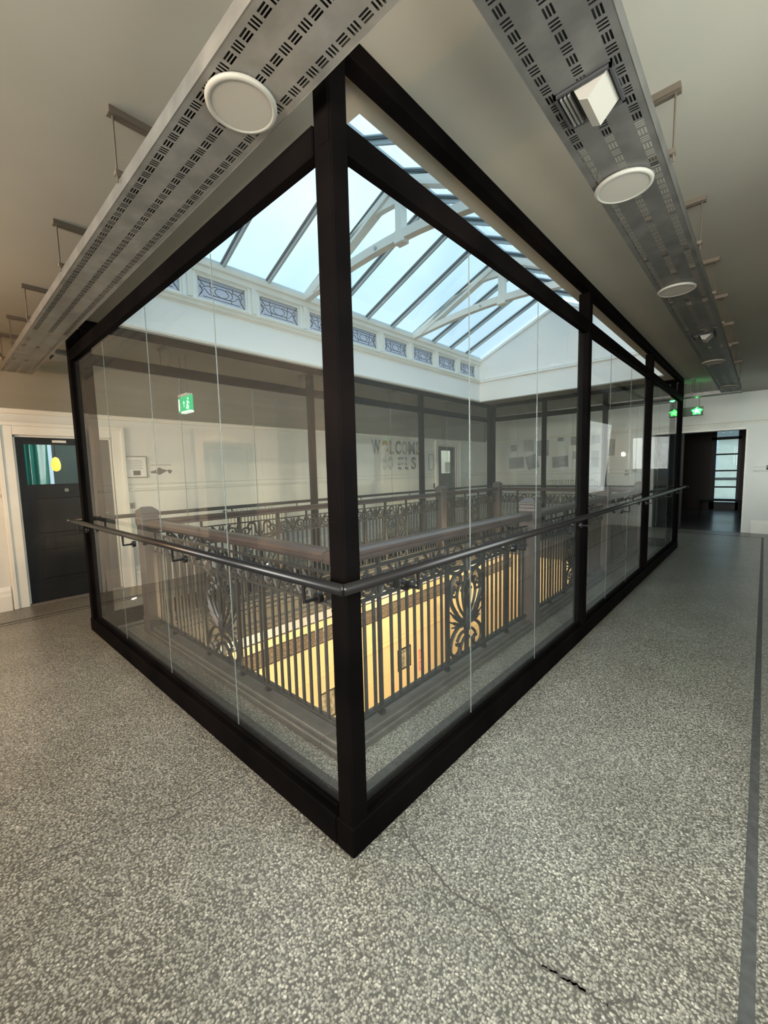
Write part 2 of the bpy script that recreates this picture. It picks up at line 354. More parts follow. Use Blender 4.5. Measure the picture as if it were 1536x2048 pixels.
# architraves
def architrave_left(n, D):
    mb = MB(); a, b, _, t = D; w = .13
    for y0, y1, z0, z1 in ((a - w, a, 0, t + w), (b, b + w, 0, t + w), (a, b, t, t + w)):
        mb.bbox(XW - .02, XW + .03, y0, y1, z0, z1, .006)
    for y0, y1, z0, z1 in ((a - w - .015, a - w + .03, 0, t + w + .02), (b + w - .03, b + w + .015, 0, t + w + .02), (a - w + .03, b + w - .03, t + w - .03, t + w + .02)):
        mb.bbox(XW, XW + .05, y0, y1, z0, z1, .006)
    mb.box(XW - .25, XW - .02, a, a + .02, 0, t); mb.box(XW - .25, XW - .02, b - .02, b, 0, t); mb.box(XW - .25, XW - .02, a, b, t - .02, t)
    st('trim_%d' % n, mb, 'trimw')
architrave_left(40, D1); architrave_left(41, D2); architrave_left(42, D3)
mb = MB()
for x0, x1, z0, z1 in ((OP[0] - .08, OP[0], 0, OP[3] + .08), (OP[1], OP[1] + .03, 0, OP[3] + .03), (OP[0], OP[1], OP[3], OP[3] + .05)):
    mb.bbox(x0, x1, YN - .02, YN + .02, z0, z1, .006)
st('trim_43', mb, 'trimw')
st('trim_44', MB().box(XW - .02, XW + .02, D1[0], D1[1], 0, .02), 'lfloor')

# ---------------------------------------------------------------- doors in the left wall
def panel_door(n, y0, y1, top, m, xw, glass, panels):
    x0, x1 = xw - .09, xw - .05; root = MB(); gy0, gy1, gz0, gz1 = glass
    zs = [0.012, top]
    root.box(x0, x1, y0, gy0, .012, top); root.box(x0, x1, gy1, y1, .012, top); root.box(x0, x1, gy0, gy1, gz1, top)
    z = gz0
    for pz0, pz1 in panels:      # top to bottom
        root.box(x0, x1, gy0, gy1, pz1, z); root.box(x0 + .006, x1 - .014, gy0, gy1, pz0, pz1)
        root.bbox(x0 + .01, x1 - .006, gy0 + .05, gy1 - .05, pz0 + .05, pz1 - .05, .006); z = pz0
    root.box(x0, x1, gy0, gy1, .012, z)
    o = root.build('door_%d' % n, m); o['kind'] = 'structure'
    g = MB().box(x0 + .015, x0 + .021, gy0, gy1, gz0, gz1).build('glass_pane', 'paneglass', o)
    return o
d1 = panel_door(1, D1[0] + .02, D1[1] - .02, D1[3] - .02, 'doorb', XW, (D1[0] + .10, D1[1] - .12, 1.45, 1.93), [(.80, 1.33), (.24, .70)])
MB().bbox(XW - .052, XW - .046, .10, .24, 1.955, 1.985, .001).build('sign_plate', 'plastic', d1, label='small pale sign plate')
MB().disc((XW - .052, .20, 1.37), (1, 0, 0), .022, .008, 16).build('lock', 'tray', d1, label='round metal lock')
mb = MB(); mb.tube([(XW - .05, .62, 1.05), (XW + .0, .62, 1.05), (XW + .0, .52, 1.05)], .009); mb.build('door_handle', 'tray', d1)
d2 = panel_door(2, D2[0] + .02, D2[1] - .02, D2[3] - .02, 'doorg', XW, (D2[0] + .24, D2[1] - .22, 1.42, 2.04), [(.80, 1.25), (.22, .70)])
MB().box(XW - .056, XW - .054, D2[0] + .42, D2[1] - .27, 1.45, 1.72).build('notice', 'paper', d2, label='white paper notice taped to the pane')
d3 = panel_door(3, D3[0] + .02, D3[1] - .02, D3[3] - .02, 'doorb', XW, (D3[0] + .12, D3[1] - .12, 1.45, 1.93), [(.80, 1.33), (.24, .70)])
# rooms behind the doors
def backroom(n, y0, y1, x1, hole=None, m='wall'):
    mb = MB(); mb.box(XW - .25, x1, y0 - .1, y0, 0, 2.6); mb.box(XW - .25, x1, y1, y1 + .1, 0, 2.6); mb.box(x1, XW - .25, y0, y1, 2.6, 2.7); mb.box(x1, XW - .3, y0, y1, -.1, 0)
    if hole: 
        w = wall_y(x1 - .1, x1, [hole], y0, y1, 0, 2.6); mb.add(w.v, w.f)
    else: mb.box(x1 - .1, x1, y0, y1, 0, 2.6)
    st('wall_room_%d' % n, mb, m)
backroom(1, -1.2, 1.9, -7.2, (-.9, 1.6, .9, 2.3)); backroom(2, 7.6, 9.9, -6.6); backroom(3, -3.3, -1.35, -6.6)
# teal curtain and dark blind at the window behind the left door
def pleats(x, y0, y1, z0, z1, amp, pitch, th=.004):
    mb = MB(); n = int((y1 - y0) / pitch * 8); pts = []
    for i in range(n + 1):
        y = y0 + (y1 - y0) * i / n; pts.append((x + amp * math.sin(2 * PI * (y - y0) / pitch) + .2 * amp * math.sin(7.3 * y / pitch), y))
    vs = [(a, b, z0) for a, b in pts] + [(a, b, z1) for a, b in pts] + [(a - th, b, z0) for a, b in pts] + [(a - th, b, z1) for a, b in pts]; k = n + 1
    fs = [(i, i + 1, k + i + 1, k + i) for i in range(n)] + [(2 * k + i + 1, 2 * k + i, 3 * k + i, 3 * k + i + 1) for i in range(n)]
    mb.add(vs, fs); return mb
cu = thing('curtain', 'teal pleated curtain seen through the glass of the left black door', 'curtain', (-6.9, .0, .7))
pleats(-6.95, -.75, .30, .75, 2.34, .022, .075).build('drape', 'curtain', cu, smooth=True)
MB().tube([(-6.93, -.95, 2.36), (-6.93, 1.65, 2.36)], .014, 8).build('curtain_pole', 'rod', cu)
bl = thing('window_blind', 'dark roller blind beside the teal curtain behind the left black door', 'blind', (-7.0, .45, .7))
MB().box(-7.03, -7.02,   .36, 1.62, .85, 2.3).build('blind_sheet', 'blind', bl)
MB().tube([(-7.02, .46, 2.33), (-7.02, 1.64, 2.33)], .03, 10).build('roller', 'blind', bl)
pl = thing('pendant_lamp', 'small amber pendant lamp glowing behind the glass of the left black door', 'lamp', (-6.1, .24, 2.6))
MB().tube([(-6.1, .24, 2.6), (-6.1, .24, 1.80)], .005, 6).build('flex', 'dark', pl)
sh = MB(); prof = [(.01, 1.81), (.035, 1.79), (.05, 1.74), (.055, 1.69), (.045, 1.64), (.02, 1.62), (.001, 1.615)]
vs = [(-6.1 + r * math.cos(2 * PI * j / 14),   .24 + r * math.sin(2 * PI * j / 14), z) for r, z in prof for j in range(14)]
sh.add(vs, [(i * 14 + j, i * 14 + (j + 1) % 14, (i + 1) * 14 + (j + 1) % 14, (i + 1) * 14 + j) for i in range(len(prof) - 1) for j in range(14)])
sh.build('lamp_shade', 'amber', pl, smooth=True)

# ---------------------------------------------------------------- light well above the stair
ZE = 3.93; XR = (WX0 + WX1) / 2; ZR = 4.72
def side(sgn):
    xi = WX0 if sgn < 0 else WX1; xo = xi + .16 * sgn; nm = 'wall_well_left' if sgn < 0 else 'wall_well_right'
    mb = MB(); mb.box(xi, xo, WY0 - .16, WY1 + .16, ZC + .02, 3.50)
    wins = [(.46 + .79 * i, .46 + .79 * i + .64) for i in range(9)]
    y = WY0 - .16
    for a, b in wins: mb.box(xi, xo, y, a, 3.50, 3.79); y = b
    mb.box(xi, xo, y, WY1 + .16, 3.50, 3.79); mb.box(xi, xo, WY0 - .16, WY1 + .16, 3.79, ZE)
    st(nm, mb, 'well')
    mo = MB(); c = -sgn
    mo.prism([(0, 3.40), (.012, 3.40), (.016, 3.412), (.03, 3.415), (.038, 3.43), (.022, 3.445), (.03, 3.455), (.045, 3.462), (.05, 3.478), (.03, 3.49), (0, 3.50)], lambda p, q, t: (xi + c * p, t, q), WY0, WY1)
    mo.prism([(0, 3.03), (.014, 3.03), (.018, 3.045), (0, 3.05)], lambda p, q, t: (xi + c * p, t, q), WY0, WY1)
    mo.prism([(0, 3.80), (.02, 3.802), (.025, 3.86), (.05, 3.875), (.055, ZE), (0, ZE)], lambda p, q, t: (xi + c * p, t, q), WY0, WY1)
    for i in range(10):
        ym = .46 + .79 * i - .075
        if i in (0, 9): continue
        mo.bbox(xi + c * .0, xi + c * .028, ym - .03, ym + .03, 3.50, 3.80, .006)
    st('trim_%d' % (50 if sgn < 0 else 51), mo, 'trimw')
    base = 10 if sgn < 0 else 30
    for i, (a, b) in enumerate(wins):
        fr = MB(); xa, xb = xi + .02 * sgn - .012 * sgn, xi + .05 * sgn; f = .028
        for p, q, r_, s_ in ((a, b, 3.50, 3.50 + f), (a, b, 3.79 - f, 3.79), (a, a + f, 3.50 + f, 3.79 - f), (b - f, b, 3.50 + f, 3.79 - f)): fr.bbox(min(xa, xb), max(xa, xb), p, q, r_, s_, .004)
        w = fr.build('window_%d' % (base + i), 'trimw'); w['kind'] = 'structure'
        MB().box(xi + .034 * sgn, xi + .040 * sgn, a + f, b - f, 3.528, 3.762).build('glass_pane', 'leadglass', w)
        if sgn < 0:
            ld = MB(); X = xi + .030 * sgn; yc = (a + b) / 2; zc = 3.645; r = .0045
            def P(u, v): return (X, yc + u, zc + v)
            def ell(cu_, cv, ru, rv, a0=0, a1=2 * PI, n=18):
                return [P(cu_ + ru * math.cos(a0 + (a1 - a0) * j / n), cv + rv * math.sin(a0 + (a1 - a0) * j / n)) for j in range(n + 1)]
            ld.tube(ell(0, 0, .085, .048), r, 4)
            for s2 in (-1, 1):
                ld.tube([P(s2 * (.07 + .065 * math.cos(t)), .052 * math.sin(t)) for t in [-1.9 + 3.8 * j / 12 for j in range(13)]], r, 4)
                ld.tube(catmull([P(s2 * .29, .115), P(s2 * .235, .055), P(s2 * .205, .028), P(s2 * .165, .04), P(s2 * .12, .034)], 4), r, 4)
                ld.tube(catmull([P(s2 * .29, -.115), P(s2 * .24, -.035), P(s2 * .205, 0), P(s2 * .155, -.045), P(s2 * .06, -.052), P(0, -.05)], 4), r, 4)
                ld.tube([P(s2 * .235, .055), P(s2 * .262, .03), P(s2 * .235, .0), P(s2 * .205, .028)], r, 4)
                ld.tube([P(s2 * (.292 - .055 * math.cos(t)), .05 * math.sin(t) - .03) for t in [-1.2 + 2.4 * j / 8 for j in range(9)]], r, 4)
                ld.tube([P(s2 * .12, -.05), P(s2 * .12, -.085)], r, 4); ld.tube([P(s2 * .14, .037), P(s2 * .14, .09)], r, 4)
            ld.tube([P(-.29, .08), P(.29, .08)], r, 4); ld.tube([P(-.23, -.085), P(.23, -.085)], r, 4)
            ld.build('leading', 'lead', w)
side(-1); side(1)
# plaster gables
for nm, ya, yb, sgn in (('wall_well_front', WY0 - .16, WY0, 1), ('wall_well_back', WY1, WY1 + .16, -1)):
    mb = MB(); mb.prism([(WX0, ZC + .02), (WX1, ZC + .02), (WX1, ZE), (XR, ZR), (WX0, ZE)], lambda p, q, t: (p, t, q), ya, yb)
    st(nm, mb, 'well')
    yi = yb if sgn > 0 else ya; mo = MB()
    mo.prism([(0, 3.42), (.02, 3.425), (.035, 3.44), (.035, 3.455), (.02, 3.465), (.03, 3.48), (.03, 3.50), (0, 3.505)], lambda p, q, t: (t, yi + sgn * p, q), WX0, WX1)
    mo.tube([(XR + .6, yi + sgn * .01, 3.50), (XR + .6, yi + sgn * .01, 4.42)], .008, 6)
    for s2 in (-1, 1):
        e = WX1 if s2 > 0 else WX0
        mo.prism([(e, ZE - .02), (XR, ZR - .02), (XR, ZR - .07), (e, ZE - .07)], lambda p, q, t: (p, t, q), yi, yi + sgn * .03)
    st('trim_%d' % (52 if sgn > 0 else 53), mo, 'well')
# glazed roof
roof = MB().bbox(XR - .04, XR + .04, WY0, WY1, ZR - .06, ZR + .06, .008).build('skylight_roof', 'bar'); roof['kind'] = 'structure'
sl = math.hypot(XR - WX0, ZR - ZE); ang = math.atan2(ZR - ZE, XR - WX0)
def slope_box(s2, a, b, y0, y1, t0, t1):
    """box lying on a roof slope; a,b along the slope from the eaves, t0..t1 normal to it"""
    e = Vector((WX1 if s2 > 0 else WX0, 0, ZE)); d = Vector((-s2 * math.cos(ang), 0, math.sin(ang))); n = Vector((s2 * math.sin(ang), 0, math.cos(ang)))
    vs = [e + d * p + n * q + Vector((0, y, 0)) for q in (t0, t1) for p, y in ((a, y0), (b, y0), (b, y1), (a, y1))]
    return vs, [(3, 2, 1, 0), (4, 5, 6, 7), (0, 1, 5, 4), (1, 2, 6, 5), (2, 3, 7, 6), (3, 0, 4, 7)]
NB = 12; pitch = (WY1 - WY0) / NB
for s2 in (-1, 1):
    gp = MB(); gp.add(*slope_box(s2, -.1, sl - .02, -pitch / 2 + .012, pitch / 2 - .012, .03, .036)); gme = gp.mesh('glass_pane', 'roofglass')
    bm_ = MB(); bm_.add(*slope_box(s2, -.02, sl - .03, -.013, .013, -.035, .05)); bme = bm_.mesh('glazing_bar', 'bar')
    gk = MB(); gk.add(*slope_box(s2, -.02, sl - .03, -.027, -.013, .005, .03)); gk.add(*slope_box(s2, -.02, sl - .03, .013, .027, .005, .03)); gme2 = gk.mesh('gasket', 'gasket')
    for i in range(NB):
        link('glass_pane', gme, roof, loc=(0, WY0 + pitch * (i + .5), 0))
    for i in range(1, NB):
        b = link('glazing_bar', bme, roof, loc=(0, WY0 + pitch * i, 0)); link('gasket', gme2, b, loc=(0, WY0 + pitch * i, 0))
    MB().add(*slope_box(s2, -.16, .04, WY0, WY1, -.03, .03)).build('eaves_plate', 'bar', roof)
def truss(y, label):
    t = thing('roof_truss', label, 'truss', (XR, y, ZE), 'white trusses of the skylight'); w = .045
    tie = MB(); n = 14; lo = []; up = []
    for i in range(n + 1):
        u = i / n; x = WX0 + (WX1 - WX0) * u; z = 3.86 + .17 * math.sin(PI * u); lo.append((x, z)); up.append((x, z + .095))
    tie.prism(lo + up[::-1], lambda p, q, tt: (p, tt, q), y - w, y + w); tie.build('tie_beam', 'trimw', t)
    kp = MB(); kp.bbox(XR - .05, XR + .05, y - .05, y + .05, 4.06, ZR - .05, .008); kp.bbox(XR - .07, XR + .07, y - .055, y + .055, 3.99, 4.13, .01); kp.build('king_post', 'trimw', t)
    for s2 in (-1, 1):
        e = WX1 if s2 > 0 else WX0; ra = MB(); top = [(e, ZE + .02), (XR - 0 * s2, ZR - .03)]
        under = [(XR, ZR - .30), (XR + s2 * .25, ZR - .29), (XR + s2 * .55, ZR - .30), (XR + s2 * .85, ZR - .37), (XR + s2 * 1.15, ZR - .52), (XR + s2 * 1.4, ZR - .70), (e, ZE - .05)]
        ra.prism(top + under, lambda p, q, tt: (p, tt, q), y - w * .8, y + w * .8); ra.build('rafter', 'trimw', t)
        st_ = MB(); st_.prism([(XR + s2 * .08, ZR - .12), (e - s2 * .25, ZE + .02), (e - s2 * .25, ZE - .02), (XR + s2 * .08, ZR - .16)], lambda p, q, tt: (p, tt, q), y - w - .012, y + w + .012); st_.build('brace', 'trimw', t)
    MB().disc((XR - .35, y - w - .015, 4.06), (0, 1, 0), .02, 2 * w + .03, 10).build('bolt', 'bar', t)
truss(2.77, 'white arched king-post roof truss nearer the large corner post'); truss(5.17, 'white arched king-post roof truss farther away, near the plaster gable')

# ---------------------------------------------------------------- lower hall seen through the stair void
LZ = -4.5
lw = st('wall_lower_left', MB().box(XW - .2, XW, -4, 16, LZ, -1.42), 'lower')
st('wall_lower_left_top', MB().box(XW - .2, XW, -4, 16, -1.42, -.33), 'lowerw')
st('wall_lower_right', MB().box(XE, XE + .2, -4, 16, LZ, -.33), 'lower')
st('wall_lower_front', MB().box(XW, XE, -4.2, -4, LZ, -.33), 'lower')
st('wall_lower_back', MB().box(XW, XE, 12.6, 12.8, LZ, -.33), 'lower')
st('floor_lower', MB().box(XW, XE, -4, 16, LZ - .1, LZ), 'lfloor')
mb = MB(); mb.box(XW, XW + .012, -4, 16, -1.87, -1.62)
st('trim_60', mb, 'tile')
tile = MB().box(0, .014, -.095, .095, -.05, .05).mesh('tile', 'tile')
tb = bpy.data.objects['trim_60']
for i in range(52):
    for z in (-1.69, -1.80): link('tile', tile, tb, loc=(XW + .002, .6 + .2 * i, z))
k = 61
for z, h, d in ((-1.60, .02, .03), (-1.89, .02, .03), (-1.43, .02, .02), (-2.50, .02, .012), (-2.60, .025, .03), (-3.30, .015, .01), (-3.42, .015, .01)):
    st('trim_%d' % k, MB().box(XW, XW + d, -4, 16, z - h / 2, z + h / 2), 'lower' if z < -2 else 'brown'); k += 1
st('baseboard_lower', MB().box(XW, XW + .03, -4, 16, LZ, LZ + .3), 'brown')
def picture(name, label, cat, y0, y1, z0, z1, fm, pm, x=XW, fw=.03):
    t = thing(name, label, cat, (x, (y0 + y1) / 2, z0)); fr = MB()
    for a, b, c, d in ((y0, y1, z0, z0 + fw), (y0, y1, z1 - fw, z1), (y0, y0 + fw, z0 + fw, z1 - fw), (y1 - fw, y1, z0 + fw, z1 - fw)): fr.bbox(x, x + .025, a, b, c, d, .003)
    fr.build('frame', fm, t); MB().box(x, x + .012, y0 + fw, y1 - fw, z0 + fw, z1 - fw).build('picture', pm, t); return t
picture('framed_picture', 'black framed picture hanging on the cream wall of the lower hall', 'picture', 6.42, 6.92, -3.40, -2.86, 'black', 'art')
tag(MB().box(XW, XW + .004, 7.25, 7.42, -3.72, -3.13).build('poster', 'pinkp'), 'narrow red poster on the cream wall of the lower hall', 'poster')
picture('notice_board', 'dark framed notice board low on the cream wall near the corner post', 'board', 3.98, 4.40, -3.55, -2.95, 'iron', 'art')
# staircase descending inside the void (north end)
stc = thing('staircase', 'dark stone staircase rising at the far end of the stair well', 'staircase', (-1.2, 9.5, LZ))
for i in range(16):
    MB().bbox(-2.7, -.9, 12.3 - .29 * i - .29, 12.3 - .29 * i, -4.5 + .165 * i, -4.5 + .165 * (i + 1), .01).build('step', 'curb', stc)
MB().prism([(12.4, -4.5), (12.4, -4.1), (7.7, -1.43), (7.55, -1.9)], lambda p, q, t: (t, p, q), -2.78, -2.70).build('string', 'brown', stc)
MB().prism([(12.4, -4.5), (12.4, -4.1), (7.7, -1.43), (7.55, -1.9)], lambda p, q, t: (t, p, q), -.90, -.82).build('string', 'brown', stc)
# edge of the floor slab around the void: moulded dark fascia
mb = MB(); pr = [(0, -.01), (.03, -.01), (.03, -.05), (.012, -.07), (.012, -.18), (.03, -.20), (.03, -.24), (.015, -.26), (.015, -.30), (0, -.33)]
mb.prism(pr, lambda p, q, t: (VX0 + p, t, q), VY0, VY1); mb.prism(pr, lambda p, q, t: (VX1 - p, t, q), VY0, VY1)
mb.prism(pr, lambda p, q, t: (t, VY0 + p, q), VX0, VX1); mb.prism(pr, lambda p, q, t: (t, VY1 - p, q), VX0, VX1)
st('trim_70', mb, 'curb')
# warm hall lamps below (globe lamps under the gallery slab)
def hall_lamp(x, y, z, power, label):
    t = thing('hall_lamp', label, 'lamp', (x, y, -.33), 'globe lamps of the lower hall')
    MB().tube([(x, y, -.33), (x, y, z + .11)], .008, 6).build('rod', 'rod', t)
    g = MB(); prof = [(.001, -.11), (.06, -.092), (.095, -.055), (.11, 0), (.095, .055), (.06, .092), (.001, .11)]
    g.add([(x + r * math.cos(2 * PI * j / 12), y + r * math.sin(2 * PI * j / 12), z + q) for r, q in prof for j in range(12)], [(i * 12 + j, i * 12 + (j + 1) % 12, (i + 1) * 12 + (j + 1) % 12, (i + 1) * 12 + j) for i in range(6) for j in range(12)])
    g.build('globe', 'amber', t, smooth=True)
    l = bpy.data.lights.new('hall_lamp_light', 'POINT'); l.energy = power; l.color = (1, .80, .48); l.shadow_soft_size = .12
    o = bpy.data.objects.new('hall_lamp_light', l); COL.objects.link(o); o.location = (x + .3, y, z - .15)
for i, (x, y) in enumerate(((-4.5, 2.0), (-4.5, 6.0), (-4.5, 10.0), (.1, 1.5), (.1, 4.5), (.1, 7.5))):
    hall_lamp(x, y, -.62, 120 if x < -3 else 430, 'globe lamp under the %s gallery edge, %s one' % ('left' if x < -3 else 'right', ('nearest', 'middle', 'farthest')[i % 3]))

# ---------------------------------------------------------------- glass enclosure
PW = .08; IN = .01
def glass_run(label, axis, p0, p1, posts, joints, fixed, out, corner0, corner1, loc):
    """axis 'x' or 'y': run from p0 to p1 at fixed outer face; out = +1/-1 outward direction"""
    t = thing('glass_partition', label, 'partition', loc)
    i0 = fixed; i1 = fixed - out * .10; a0 = fixed - out * IN; a1 = a0 - out * PW
    def B(m, u0, u1, w0, w1, z0, z1, b=.005):
        if axis == 'y': m.bbox(min(w0, w1), max(w0, w1), min(u0, u1), max(u0, u1), z0, z1, b)
        else: m.bbox(min(u0, u1), max(u0, u1), min(w0, w1), max(w0, w1), z0, z1, b)
        return m
    m = MB(); B(m, p0, p1, i0, i1, 0, .125); B(m, p0 + .02, p1 - .02, a0 - out * .02, a1 + out * .02, .125, .145, .003); m.build('base_rail', 'black', t)
    B(MB(), p0 + .0, p1 - .0, a0, a0 - out * .05, 2.60, 2.70).build('transom', 'black', t)
    B(MB(), p0, p1, a0, a0 - out * .072, 2.928, 3.0).build('head_beam', 'black', t)
    for q in posts: B(MB(), q - PW / 2, q + PW / 2, a0 + out * .004, a1 - out * .004, .10, 2.92).build('post', 'black', t)
    edges = sorted([q for q in posts] + list(joints)); g0 = a0 - out * .034; g1 = g0 - out * .008
    for a, b in zip(edges[:-1], edges[1:]):
        pa = a + (PW / 2 if a in posts else .003); pb = b - (PW / 2 if b in posts else .003)
        m = MB()
        if axis == 'y': m.box(g0, g1, pa, pb, .142, 2.585)
        else: m.box(pa, pb, g0, g1, .142, 2.585)
        m.build('glass_pane', 'glass', t)
    for q in joints:
        m = MB()
        if axis == 'y': m.box(g0 - out * .001, g1 + out * .003, q - .0025, q + .0025, .142, 2.585)
        else: m.box(q - .0025, q + .0025, g0 - out * .001, g1 + out * .003, .142, 2.585)
        m.build('joint_strip', 'joint', t)
    return t
c = .05
jy = [.955, 1.83, 3.62, 4.46, 6.22, 7.12]
glass_run('black-framed glass partition nearest on the right, running back from the big corner post', 'y', 0, 8.14, [c, 2.82, 5.43, 8.09], jy, 0, 1, 1, 1, (0, 4, 0))
glass_run('black-framed glass partition on the left facing the viewer, from the corner post to the left door', 'x', -3.8, -.101, [-3.75, -.05], [-.955, -1.87, -2.82], 0, -1, 0, 0, (-1.9, 0, 0))
glass_run('far-left black-framed glass partition parallel to the wall with the radiators', 'y', .101, 8.14, [2.82, 5.43, 8.09, .15], [1.0, 1.9, 3.7, 4.56, 6.3, 7.2], -3.8, -1, 1, 1, (-3.8, 4, 0))
glass_run('far end black-framed glass partition in front of the wall with pinned prints', 'x', -3.699, -.101, [-2.45, -1.25, -.15, -3.65], [-3.05, -1.85, -.7], 8.14, 1, 1, 1, (-1.9, 8.14, 0))

# handrail around the outside of the glass
hr = thing('handrail', 'black tubular handrail on L brackets around the outside of the glass enclosure', 'handrail', (0, 0, 1.09))
HX = .065; zr = 1.10
def rail_run(pts):
    m = MB(); m.tube(pts, .021, 10); return m.build('rail', 'rail', hr, smooth=True)
rail_run([(HX, -HX + .0, zr), (HX, 8.26, zr)]); rail_run([(HX, -HX, zr), (-3.98, -HX, zr)])
rail_run([(-3.875, -HX - .03, zr), (-3.875, 8.24, zr)]); rail_run([(-3.90, 8.215, zr), (HX + .05, 8.215, zr)])
def bracket(p, d):
    p = Vector(p); d = Vector(d); m = MB()
    m.tube([p + Vector((0, 0, -.015)), p + Vector((0, 0, -.085)), p + Vector((0, 0, -.085)) + d * (HX - .004 + .02)], .008, 8)
    b = m.build('bracket', 'rail', hr)
    MB().disc(p + Vector((0, 0, -.085)) + d * (HX + .014), -d, .022, .02, 16).build('glass_clamp', 'rail', b)
    MB().disc(p + Vector((0, 0, -.085)) + d * (HX + .056), d, .022, .02, 16).build('glass_clamp', 'rail', b)
for y in (.35, 1.40, 2.66, 4.02, 5.25, 6.65, 7.8): bracket((HX, y, zr), (-1, 0, 0))
for x in (-.16, -1.41, -2.31, -3.62): bracket((x, -HX, zr), (0, 1, 0))
for y in (.5, 1.6, 2.6, 3.9, 5.2, 6.6, 7.8): bracket((-3.875, y, zr), (1, 0, 0))
for x in (-3.3, -2.2, -.9): bracket((x, 8.215, zr), (0, -1, 0))

# ---------------------------------------------------------------- balustrade around the void
CZ = .07
mb = MB(); o1 = (-3.33, -.40, .33, 7.55)
def ring(mb, x0, x1, y0, y1, w, z0, z1):
    mb.bbox(x0, x0 + w, y0, y1, z0, z1, .006); mb.bbox(x1 - w, x1, y0, y1, z0, z1, .006); mb.bbox(x0 + w - .001, x1 - w + .001, y0, y0 + w, z0, z1, .006); mb.bbox(x0 + w - .001, x1 - w + .001, y1 - w, y1, z0, z1, .006)
ring(mb, -3.34, -.42, .33, 7.56, .19, 0, .045); ring(mb, -3.32, -.44, .35, 7.54, .16, .045, .075)
st('trim_71', mb, 'curb')
BX0, BX1, BY0, BY1 = -3.225, -.50, .42, 7.475
def newel(x, y, label):
    t = thing('newel_post', label, 'newel', (x, y, 0), 'panelled newel posts of the balustrade'); a = .075
    m = MB(); m.bbox(x - a, x + a, y - a, y + a, 0, 1.10, .006); m.bbox(x - a - .004, x + a + .004, y - a - .004, y + a + .004, 0, .16, .003); m.build('shaft', 'newel', t)
    m = MB(); b = a + .006; m.bbox(x - b, x + b, y - b, y + b, 1.10, 1.135, .006); m.bbox(x - a, x + a, y - a, y + a, 1.135, 1.165, .004)
    m.bbox(x - b, x + b, y - b, y + b, 1.165, 1.185, .005)
    q = b; m.add([(x - q, y - q, 1.185), (x + q, y - q, 1.185), (x + q, y + q, 1.185), (x - q, y + q, 1.185), (x - .035, y - .035, 1.225), (x + .035, y - .035, 1.225), (x + .035, y + .035, 1.225), (x - .035, y + .035, 1.225)], [(0, 1, 5, 4), (1, 2, 6, 5), (2, 3, 7, 6), (3, 0, 4, 7), (4, 5, 6, 7)])
    m.build('cap', 'newel', t)
NW = [(BX0, .405, 'brown newel post at the left end of the front railing, near the left door'), (BX0, 2.78, 'brown newel post of the far railing, just left of the big corner post'), (BX0, 5.30, 'brown newel post of the far railing, in front of the grey door'), (BX0, BY1, 'brown newel post at the far left corner of the railing'),
      (BX1, 2.80, 'grey newel post of the right railing, nearest the viewer'), (BX1, 5.25, 'grey newel post of the right railing, second from the viewer'), (BX1, BY1, 'grey newel post at the far right corner of the railing')]
for x, y, l in NW: newel(x, y, l)
# iron elements in local (u = x, z) plane
def tb2(m, pts, r, n=5): m.tube([(u, 0, z) for u, z in pts], [q * 1.3 for q in r] if isinstance(r, list) else r * 1.3, n)
def spiral(cu_, cz, r0, r1, a0, a1, n=16): return [(cu_ + (r0 + (r1 - r0) * i / n) * math.cos(a0 + (a1 - a0) * i / n), cz + (r0 + (r1 - r0) * i / n) * math.sin(a0 + (a1 - a0) * i / n)) for i in range(n + 1)]
def sm(pts, k=5): return [(v.x, v.z) for v in catmull([(u, 0, z) for u, z in pts], k)]
ZB, ZM, ZF, ZT = .125, .79, .965, 1.035
def palmette():
    m = MB()
    for s in (-1, 1):
        m.box(s * .245 - .009, s * .245 + .009, -.009, .009, ZB, ZM)
        # outer lyre, curling in at the top
        tb2(m, sm([(s * .02, .36), (s * .12, .44), (s * .205, .56), (s * .20, .68), (s * .15, .745), (s * .09, .74), (s * .075, .70), (s * .10, .675), (s * .125, .69)]), [.010] * 6 + [.013] * 20 + [.010] * 15)
        tb2(m, sm([(s * .02, .40), (s * .10, .50), (s * .125, .60), (s * .075, .68), (s * .045, .64), (s * .07, .61)]), .009)
        tb2(m, sm([(s * .012, .42), (s * .045, .52), (s * .05, .62), (s * .0, .70)]), .008)
        # lower acanthus scrolls
        tb2(m, sm([(s * .02, .36), (s * .12, .345), (s * .20, .28), (s * .215, .19), (s * .16, .145), (s * .105, .165), (s * .10, .215), (s * .14, .225)]), .011)
        tb2(m, sm([(s * .02, .30), (s * .08, .29), (s * .13, .245)]), .009); tb2(m, sm([(s * .02, .25), (s * .06, .22), (s * .085, .17), (s * .06, .14)]), .009)
        for (du, dz, rr) in ((.22, .49, .011), (.225, .42, .010), (.20, .37, .009)):
            tb2(m, sm([(s * .015, .34), (s * du * .55, .34 + (dz - .34) * .45), (s * du, dz)]), [rr * .7] * 3 + [rr] * 5 + [rr * .5] * 3)
        tb2(m, spiral(s * .155, .62, .045, .012, PI / 2, PI / 2 - s * 2.6 * PI, 18), .007)
    m.box(-.013, .013, -.013, .013, ZB, ZM)
    m.tube([(0, 0, .30), (0, 0, .36), (0, 0, .42), (0, 0, .50)], [.02, .032, .028, .012], 8); m.tube([(0, 0, .62), (0, 0, .69), (0, 0, .75)], [.008, .022, .012], 6)
    return m
